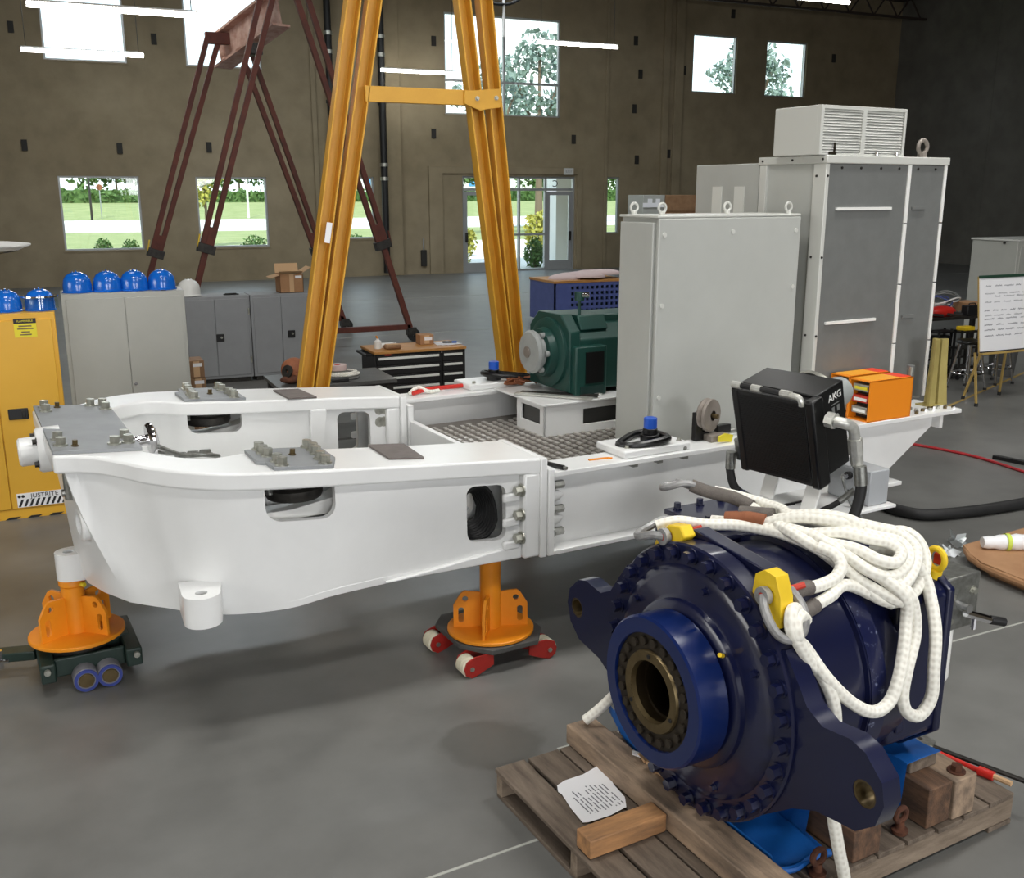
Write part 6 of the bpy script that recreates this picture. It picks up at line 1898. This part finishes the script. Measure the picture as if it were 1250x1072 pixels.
for nm, (x0, z0, x1, z1), sp in (('l', LA, (.062, .078)), ('r', LB, (.05, .10))):
    zb = .14
    for s_ in (-1, 1):
        pb = (legx(x0, z0, x1, z1, zb) + s_ * sp[0], GY, zb)
        ptop = (legx(x0, z0, x1, z1, zt) + s_ * (sp[1] + .012), GY, zt)
        channel(t, 'leg_channel', pb, ptop, .115, .12, 'gantry_yellow', up=(0, -1, 0))
    xm = legx(x0, z0, x1, z1, .1)
    part('foot_plate', MB().box(xm - .17, xm + .17, GY - .12, GY + .12, .1, .14), 'gantry_yellow', t, bev=.004)
    m = MB(); m.cyl((xm, GY - .035, .055), (xm, GY + .035, .055), .055, n=18); part('castor', m, 'black_rubber', t)
xa = legx(*LA, 3.25); xb = legx(*LB, 3.25)
part('cross_beam', MB().box(xa + .1, xb - .08, GY - .06, GY - .02, 3.19, 3.31), 'gantry_yellow', t, bev=.004)
m = MB(); m.prism([(xb - .20, 3.30), (xb + .12, 3.33), (xb + .12, 3.18), (xb + .0, 3.165), (xb - .06, 3.15), (xb - .20, 3.2)], lambda x, z: (x, GY - .085, z), lambda x, z: (x, GY - .062, z))
part('gusset_plate', m, 'gantry_yellow', t, bev=.003)
for dx, dz in ((-.09, 0), (.08, .01)):
    inst('gusset_bolt', hexbolt(.014, .02, 'zinc'), t, (xb + dx, GY - .085, 3.245 + dz), (0, -1, 0))
part('head_beam', MB().box(legx(*LA, zt) - .3, legx(*LB, zt) + .3, GY - .1, GY + .1, zt, zt + .25), 'gantry_yellow', t, bev=.006)
part('paper_tag', MB().obox((2.008, GY - .068, 2.19), (.045, .004, .16), Matrix.Rotation(rad(10), 3, 'Y')), 'paper', t)
part('foot_collar', MB().box(3.50, 3.86, GY - .07, GY + .07, .60, .68), 'skate_red', t, bev=.004)

t = root('red_gantry', 'tall red-brown portable gantry crane of two A-frames with telescopic legs on castors', 'gantry', (3.3, 17.1, 0))
def aframe(y, xl, xr, xt, zt):
    for xf, lx in ((xl, -1), (xr, 1)):
        foot = V((xf, y, .22)); top = V((xt + lx * .22, y, zt))
        kn = foot + (top - foot) * .27
        part('inner_leg', MB().bar(foot, foot + (top - foot) * .33, .09, .09, up=(0, 1, 0)), 'gantry_red', t, bev=.004)
        for d in (-.085, .085):
            part('leg_tube', MB().bar(kn + V((d * .75, 0, 0)), top + V((d * 1.15, d * .3, 0)), .08, .095, up=(0, 1, 0)), 'gantry_red', t, bev=.004)
        part('leg_collar', MB().bar(kn - (top - foot).normalized() * .08, kn + (top - foot).normalized() * .06, .27, .15, up=(0, 1, 0)), 'dark_metal', t, bev=.006)
        c_ = part('castor_fork', MB().box(xf - .06, xf + .10, y - .07, y + .07, .1, .24), 'dark_metal', t, bev=.006)
        part('castor_wheel', MB().lathe((xf + .06, y - .035, .11), (0, 1, 0), [(0, .03), (0, .1), (.01, .11), (.06, .11), (.07, .1), (.07, .03)], 22), 'black_rubber', c_)
        part('adjuster', MB().bar(kn + V((-.13 if lx < 0 else .13, -.05, .03)), kn + V((-.09 if lx < 0 else .09, -.05, .22)), .022, .022), 'lug_yellow' if lx < 0 else 'gantry_red', t)
    part('base_tube', MB().bar((xl, y, .25), (xr, y, .25), .09, .09), 'gantry_red', t, bev=.004)
    part('head_plate', MB().box(xt - .36, xt + .36, y - .06, y + .06, zt - .12, zt + .06), 'gantry_red', t, bev=.006)
aframe(16.35, 1.75, 5.5, 3.62, 5.55)
aframe(18.0, 1.15, 4.77, 3.0, 5.0)
m = MB()
p, q = V((2.92, 18.3, 4.78)), V((3.56, 16.55, 5.25))
ax = (q - p).normalized(); s_ = V((0, 0, 1)).cross(ax).normalized(); u_ = ax.cross(s_)
for a0, a1, b0, b1 in ((-.16, .16, .22, .26), (-.16, .16, -.26, -.22), (-.02, .02, -.23, .23)):
    vs = [c + s_ * a + u_ * b for c in (p, q) for a in (a0, a1) for b in (b0, b1)]
    m.add(vs, [(0, 1, 3, 2), (4, 6, 7, 5), (0, 4, 5, 1), (2, 3, 7, 6), (0, 2, 6, 4), (1, 5, 7, 3)])
part('hoist_beam', m, 'gantry_beam', t, bev=.004)
m = MB(); c = p + (q - p) * .6; m.box(c.x - .1, c.x + .1, c.y - .12, c.y + .12, c.z - .42, c.z - .2); part('trolley', m, 'dark_metal', t, bev=.02)
m = MB(); m.tube([(3.5, 16.2, 5.5), (3.55, 16.15, 5.72), (3.7, 16.1, 5.7), (3.75, 16.1, 5.5)], .03, n=8, smooth=5); part('rope_lashing', m, 'cardboard_light', t)

# lamp dish at the left edge
t = root('flood_lamp', 'shallow white-rimmed lamp dish poking in at the left edge', 'lamp', (-.75, 6.0, 0))
m = MB(); m.lathe((-.46, 6.0, 2.19), (.02, 0, 1), [(0, .02), (.0, .20), (.02, .30), (.045, .36), (.052, .36), (.035, .29), (.03, .02)], 40); part('dish', m, 'light_body', t)
m = MB(); m.lathe((-.46, 6.0, 2.186), (.02, 0, 1), [(0, .0), (.0, .2), (.018, .295)], 36); part('under_shade', m, 'dark_recess', t)
part('stand_pole', MB().cyl((-.85, 6.05, .02), (-.85, 6.05, 2.2), .02, n=12), 'frame_alu', t)
part('stand_arm', MB().cyl((-.85, 6.05, 2.2), (-.46, 6.0, 2.215), .014, n=10), 'frame_alu', t)
part('stand_base', MB().lathe((-.85, 6.05, 0), (0, 0, 1), [(0, 0), (0, .22), (.02, .2), (.02, 0)], 28), 'frame_alu', t)

# ------------------------------------------------------------------ right side of the hall
t = root('cream_cabinet', 'large pale cream cabinet standing behind the flip chart at right', 'cabinet', (15.1, 11.9, 0))
part('body', MB().box(14.2, 16.2, 11.5, 12.4, .02, 1.73), 'beige_steel', t, bev=.01)
part('top_cover', MB().box(14.18, 16.22, 11.48, 12.42, 1.73, 1.76), 'cabinet_trim', t, bev=.005)
part('door', MB().box(14.25, 15.19, 11.485, 11.505, .08, 1.66), 'beige_steel', t, bev=.004)
part('door', MB().box(15.21, 16.15, 11.485, 11.505, .08, 1.66), 'beige_steel', t, bev=.004)
part('lock', MB().cyl((14.19, 11.75, 1.70), (14.175, 11.75, 1.70), .022, n=12), 'dark_metal', t)
# flip chart
t = root('flip_chart', 'wooden easel with a handwritten white sheet pad, cut by the right edge', 'flip chart', (10.4, 8.5, 0))
Rb = Matrix.Rotation(rad(-8), 3, 'X')
bc = V((10.48, 8.47, 1.09)); BW, BH = 1.08, .90
part('board', MB().obox(bc + Rb @ V((0, .012, 0)), (BW, .015, BH), Rb), 'easel_wood', t)
part('sheet_pad', MB().obox(bc + Rb @ V((0, 0, 0)), (BW - .02, .01, BH - .02), Rb), 'paper', t)
part('clamp_bar', MB().obox(bc + Rb @ V((0, -.008, BH / 2 - .008)), (BW, .025, .035), Rb), 'board_green', t, bev=.004)
part('tray', MB().obox(bc + Rb @ V((0, -.03, -BH / 2 - .015)), (BW + .02, .07, .025), Rb), 'easel_wood', t, bev=.003)
part('tray_edge', MB().obox(bc + Rb @ V((0, -.02, -BH / 2 + .004)), (BW, .03, .014), Rb), 'ink_dark', t)
r = random.Random(14)
m = MB()
rows_ = [(.33, .05, .10, .006, 1), (.24, .03, .03, .003, 4), (.205, .2, .3, .003, 1), (.14, .03, .05, .004, 4), (.04, .02, .05, .005, 6), (-.02, .04, .04, .004, 4), (-.06, .02, .05, .005, 6), (-.13, .02, .06, .005, 5), (-.19, .02, .06, .005, 6), (-.26, .02, .06, .005, 4)]
for z, x0, wd, th, nw in rows_:
    x = -BW / 2 + .06 + x0
    while x < BW / 2 - .12:
        L = r.uniform(.08, .2); p0 = x
        pts = []
        n_ = int(L / .012)
        for i in range(n_ + 1):
            pts.append(bc + Rb @ V((x + i * .012, -.0065, z + (.014 if i % 2 else -.008) * r.uniform(.3, 1) + .0)))
        m.tube(pts, .0022 if th < .005 else .003, n=4)
        x += L + r.uniform(.03, .06)
part('handwriting', m, 'ink' , t, stuff=True)
def leg(a, b): part('leg', MB().bar(a, b, .024, .022, up=(1, 0, 0)), 'easel_wood', t)
leg((9.93, 8.36, .02), (9.98, 8.50, .63)); leg((11.0, 8.36, .02), (10.96, 8.50, .63)); leg((10.15, 8.75, .02), (10.35, 8.56, 1.1)); leg((10.78, 8.75, .02), (10.6, 8.56, 1.1))
for a in ((9.93, 8.36), (11.0, 8.36), (10.15, 8.75), (10.78, 8.75)):
    part('rubber_foot', MB().cyl((a[0], a[1], 0), (a[0], a[1], .04), .022, n=10), 'black_rubber', t)


def stool(x, y, lab):
    t = root('workshop_stool', lab, 'stool', (x, y, 0))
    part('seat', MB().lathe((x, y, .60), (0, 0, 1), [(0, 0), (0, .16), (.02, .175), (.045, .165), (.05, 0)], 26), 'black_satin', t)
    for k in range(4):
        a = rad(45 + 90 * k)
        part('leg', MB().cyl((x + .12 * cos(a), y + .12 * sin(a), .60), (x + .23 * cos(a), y + .23 * sin(a), .02), .016, n=10), 'chrome', t)
        part('foot', MB().cyl((x + .23 * cos(a), y + .23 * sin(a), 0), (x + .23 * cos(a), y + .23 * sin(a), .03), .022, n=10), 'black_rubber', t)
    part('foot_ring', MB().tube([(x + .192 * cos(a), y + .192 * sin(a), .22) for a in [2 * pi * i / 24 for i in range(24)]], .013, n=7, closed=True), 'chrome', t)
    part('post', MB().cyl((x, y, .45), (x, y, .60), .03, n=12), 'chrome', t)
stool(10.72, 9.22, 'chrome-legged stool with black seat left of the flip chart leg')
stool(11.42, 9.38, 'chrome-legged stool half hidden under the flip chart')
t = root('work_bench', 'dark metal work bench piled with cables and tools behind the cabinet corner', 'work bench', (11.6, 10.4, 0))
part('bench_top', MB().box(10.78, 12.5, 10.05, 10.75, .78, .82), 'dark_metal', t, bev=.004)
for x in (10.85, 12.42):
    for y in (10.11, 10.69):
        part('leg', MB().box(x - .03, x + .03, y - .03, y + .03, 0, .78), 'dark_metal', t)
part('lower_shelf', MB().box(10.83, 12.45, 10.1, 10.7, .22, .25), 'dark_metal', t)
t = root('red_tool_roll', 'red tool roll with black tools on the dark work bench', 'tool roll', (11.2, 10.25, .821))
m = MB(); m.sphere((11.22, 10.2, .88), .14, (1.9, .8, .6), 16, 8); part('roll', m, 'tool_red', t, ang=80)
for k in range(3):
    part('tool', MB().bar((10.98 + .18 * k, 10.16, .86 + .01 * k), (11.12 + .18 * k, 10.06, .85), .04, .03), 'black', t)
t = root('clear_hose_coil', 'tangled coil of clear hose heaped on the work bench', 'hose', (11.45, 10.45, .83))
r = random.Random(8)
for k in range(7):
    R_ = .14 + .05 * r.random(); cx, cy = 11.42 + r.uniform(-.12, .12), 10.45 + r.uniform(-.06, .06)
    part('turn', MB().tube([(cx + R_ * 1.6 * cos(a), cy + R_ * sin(a), .88 + .034 * k + .04 * sin(2 * a + k)) for a in [2 * pi * i / 22 for i in range(22)]], .011, n=6, closed=True), ('galvanised', 'white_plain', 'crate_blue')[k % 3], t)
t = root('white_orange_box', 'small white and orange box at the left end of the work bench', 'box', (10.88, 10.12, .821))
part('box', MB().box(10.82, 10.93, 10.07, 10.2, .821, 1.0), 'paper', t, bev=.004)
part('lid', MB().box(10.815, 10.935, 10.065, 10.205, 1.0, 1.05), 'wood_box', t, bev=.004)
carton(11.75, 12.05, 10.2, 10.5, .822, .98, 'brown carton on the right half of the work bench')
t = root('black_case', 'black tool case standing on the work bench behind the flip chart edge', 'case', (11.72, 10.12, .821))
part('case', MB().box(11.58, 11.86, 10.06, 10.18, .822, .96), 'black', t, bev=.01)
part('handle', MB().tube([(11.66, 10.12, .96), (11.67, 10.12, .985), (11.77, 10.12, .985), (11.78, 10.12, .96)], .008, n=6, smooth=3), 'black', t)
for k, (x, y, c, lab) in enumerate(((10.98, 9.95, 'black', 'black rolling tool cart under the left end of the work bench'), (11.3, 9.85, 'dark_metal', 'dark shelf trolley holding a yellow tool before the work bench'))):
    t = root('tool_trolley', lab, 'trolley', (x, y, 0))
    for z in (.15, .42, .64):
        part('shelf', MB().box(x - .16, x + .16, y - .12, y + .08, z, z + .025), c, t, bev=.003)
    for dx in (-.15, .15):
        for dy in (-.11, .07):
            part('post', MB().box(x + dx - .012, x + dx + .012, y + dy - .012, y + dy + .012, .05, .68), c, t)
            part('castor', MB().cyl((x + dx - .012, y + dy, .03), (x + dx + .012, y + dy, .03), .03, n=10), 'black_rubber', t)
    part('stored_tool', MB().box(x - .1, x + .1, y - .1, y + .05, .666, .72) if k else MB().box(x - .12, x + .1, y - .1, y + .05, .446, .6), 'lug_yellow' if k else 'black', t, bev=.01)
t = root('grey_bin', 'dark grey bin on the floor under the work bench end', 'bin', (12.0, 9.75, 0))
part('body', MB().lathe((12.0, 9.75, 0), (0, 0, 1), [(0, 0), (0, .16), (.48, .2), (.48, .19), (.02, .15)], 24), 'dark_recess', t)
part('rim', MB().lathe((12.0, 9.75, .47), (0, 0, 1), [(0, .19), (0, .212), (.02, .212), (.02, .19)], 24, closed=True), 'dark_metal', t)
# floor clutter at right
t = root('red_hose', 'thin red hose running across the floor at right', 'hose', (7.83, 7.1, 0))
part('hose', MB().tube([(7.2, 8.3, .014), (7.6, 7.6, .014), (7.83, 7.11, .014), (7.95, 6.62, .014), (7.91, 6.05, .014), (7.9, 5.75, .014)], .014, n=8, smooth=8), 'hose_red', t)
part('coupling', MB().cyl((7.2, 8.3, .018), (7.1, 8.42, .018), .018, n=10), 'bronze', t)
for k, (a, b, lab) in enumerate((((8.10, 6.55, .018), (8.25, 5.95, .018), 'black steel bar lying on the floor at the right edge, nearer one'), ((8.42, 6.38, .018), (8.42, 5.8, .018), 'shorter black bar on the floor at the right edge, farther one'))):
    t = root('black_bar', lab, 'bar', a)
    part('bar', MB().bar(a, b, .06, .035), 'black', t, bev=.004)
    part('end_pin', MB().cyl((b[0], b[1], .018), (b[0] + .02, b[1] - .08, .018), .014, n=8), 'zinc', t)
t = root('cardboard_sheet', 'brown cardboard sheet with a curled front edge on the floor at right', 'cardboard', (6.1, 4.2, 0))
m = MB()
pts = [(5.613, 4.70), (5.50, 4.52), (5.45, 4.40), (5.43, 3.7), (6.9, 3.5), (6.95, 4.85), (5.97, 4.74)]
m.prism(pts, lambda x, y: (x, y, .085), lambda x, y: (x, y, .10))
part('top_sheet', m, 'cardboard', t)
m = MB(); m.tube([(5.63, 4.68, .075), (5.47, 4.41, .07), (5.45, 3.7, .07)], .028, n=10, smooth=3); part('rolled_edge', m, 'cardboard', t)
m = MB(); m.prism([(5.66, 4.62), (5.52, 4.38), (5.5, 3.75), (6.8, 3.55), (6.85, 4.8), (6.0, 4.68)], lambda x, y: (x, y, .0), lambda x, y: (x, y, .03)); part('lower_sheet', m, 'cardboard', t)
for x, y in ((5.75, 4.5), (5.65, 3.9), (6.5, 4.5), (6.4, 3.8)):
    part('spacer', MB().box(x - .06, x + .06, y - .06, y + .06, .03, .085), 'dark_wood', t)
t = root('wrapped_part', 'white plastic-wrapped bundle with a lime tape band on the cardboard sheet', 'bundle', (5.9, 4.45, .1))
m = MB()
gO = []
for i in range(15):
    f = i / 14; c = V((5.66, 4.585, .15)).lerp(V((6.15, 4.36, .155)), f); R_ = .055 * (math.sin(pi * (.12 + .8 * f)) ** .4)
    gO.append((c, R_ * (1 + .08 * sin(i * 2.3))))
m.tube([c for c, _ in gO], lambda tt: gO[min(14, int(round(tt * 14)))][1], n=14)
part('wrap', m, 'poly_white', t, ang=70)
c0, c1_ = V((5.80, 4.52, .152)), V((5.825, 4.508, .152))
part('tape_band', MB().cyl(c0, c1_, .0605, n=18, caps=False), 'lime_tape', t)
for k, (x, y, lab) in enumerate(((5.80, 4.90, 'crumpled clear plastic scrap on the floor behind the cardboard sheet'), (5.55, 4.78, 'crumpled clear plastic scrap at the corner of the cardboard sheet'))):
    t = root('plastic_scrap', lab, 'plastic scrap', (x, y, 0))
    m = MB(); r = random.Random(30 + k)
    for i in range(9):
        c = V((x + r.uniform(-.06, .06), y + r.uniform(-.05, .05), r.uniform(.015, .06)))
        a = V((r.gauss(0, 1), r.gauss(0, 1), r.gauss(0, .5))).normalized() * .055; b = a.cross(V((r.gauss(0, 1), r.gauss(0, 1), r.gauss(0, 1)))).normalized() * .035
        m.add([c - a, c + b, c + a, c - b], [(0, 1, 2, 3)])
    part('film', m, 'clear_visor', t, stuff=True)
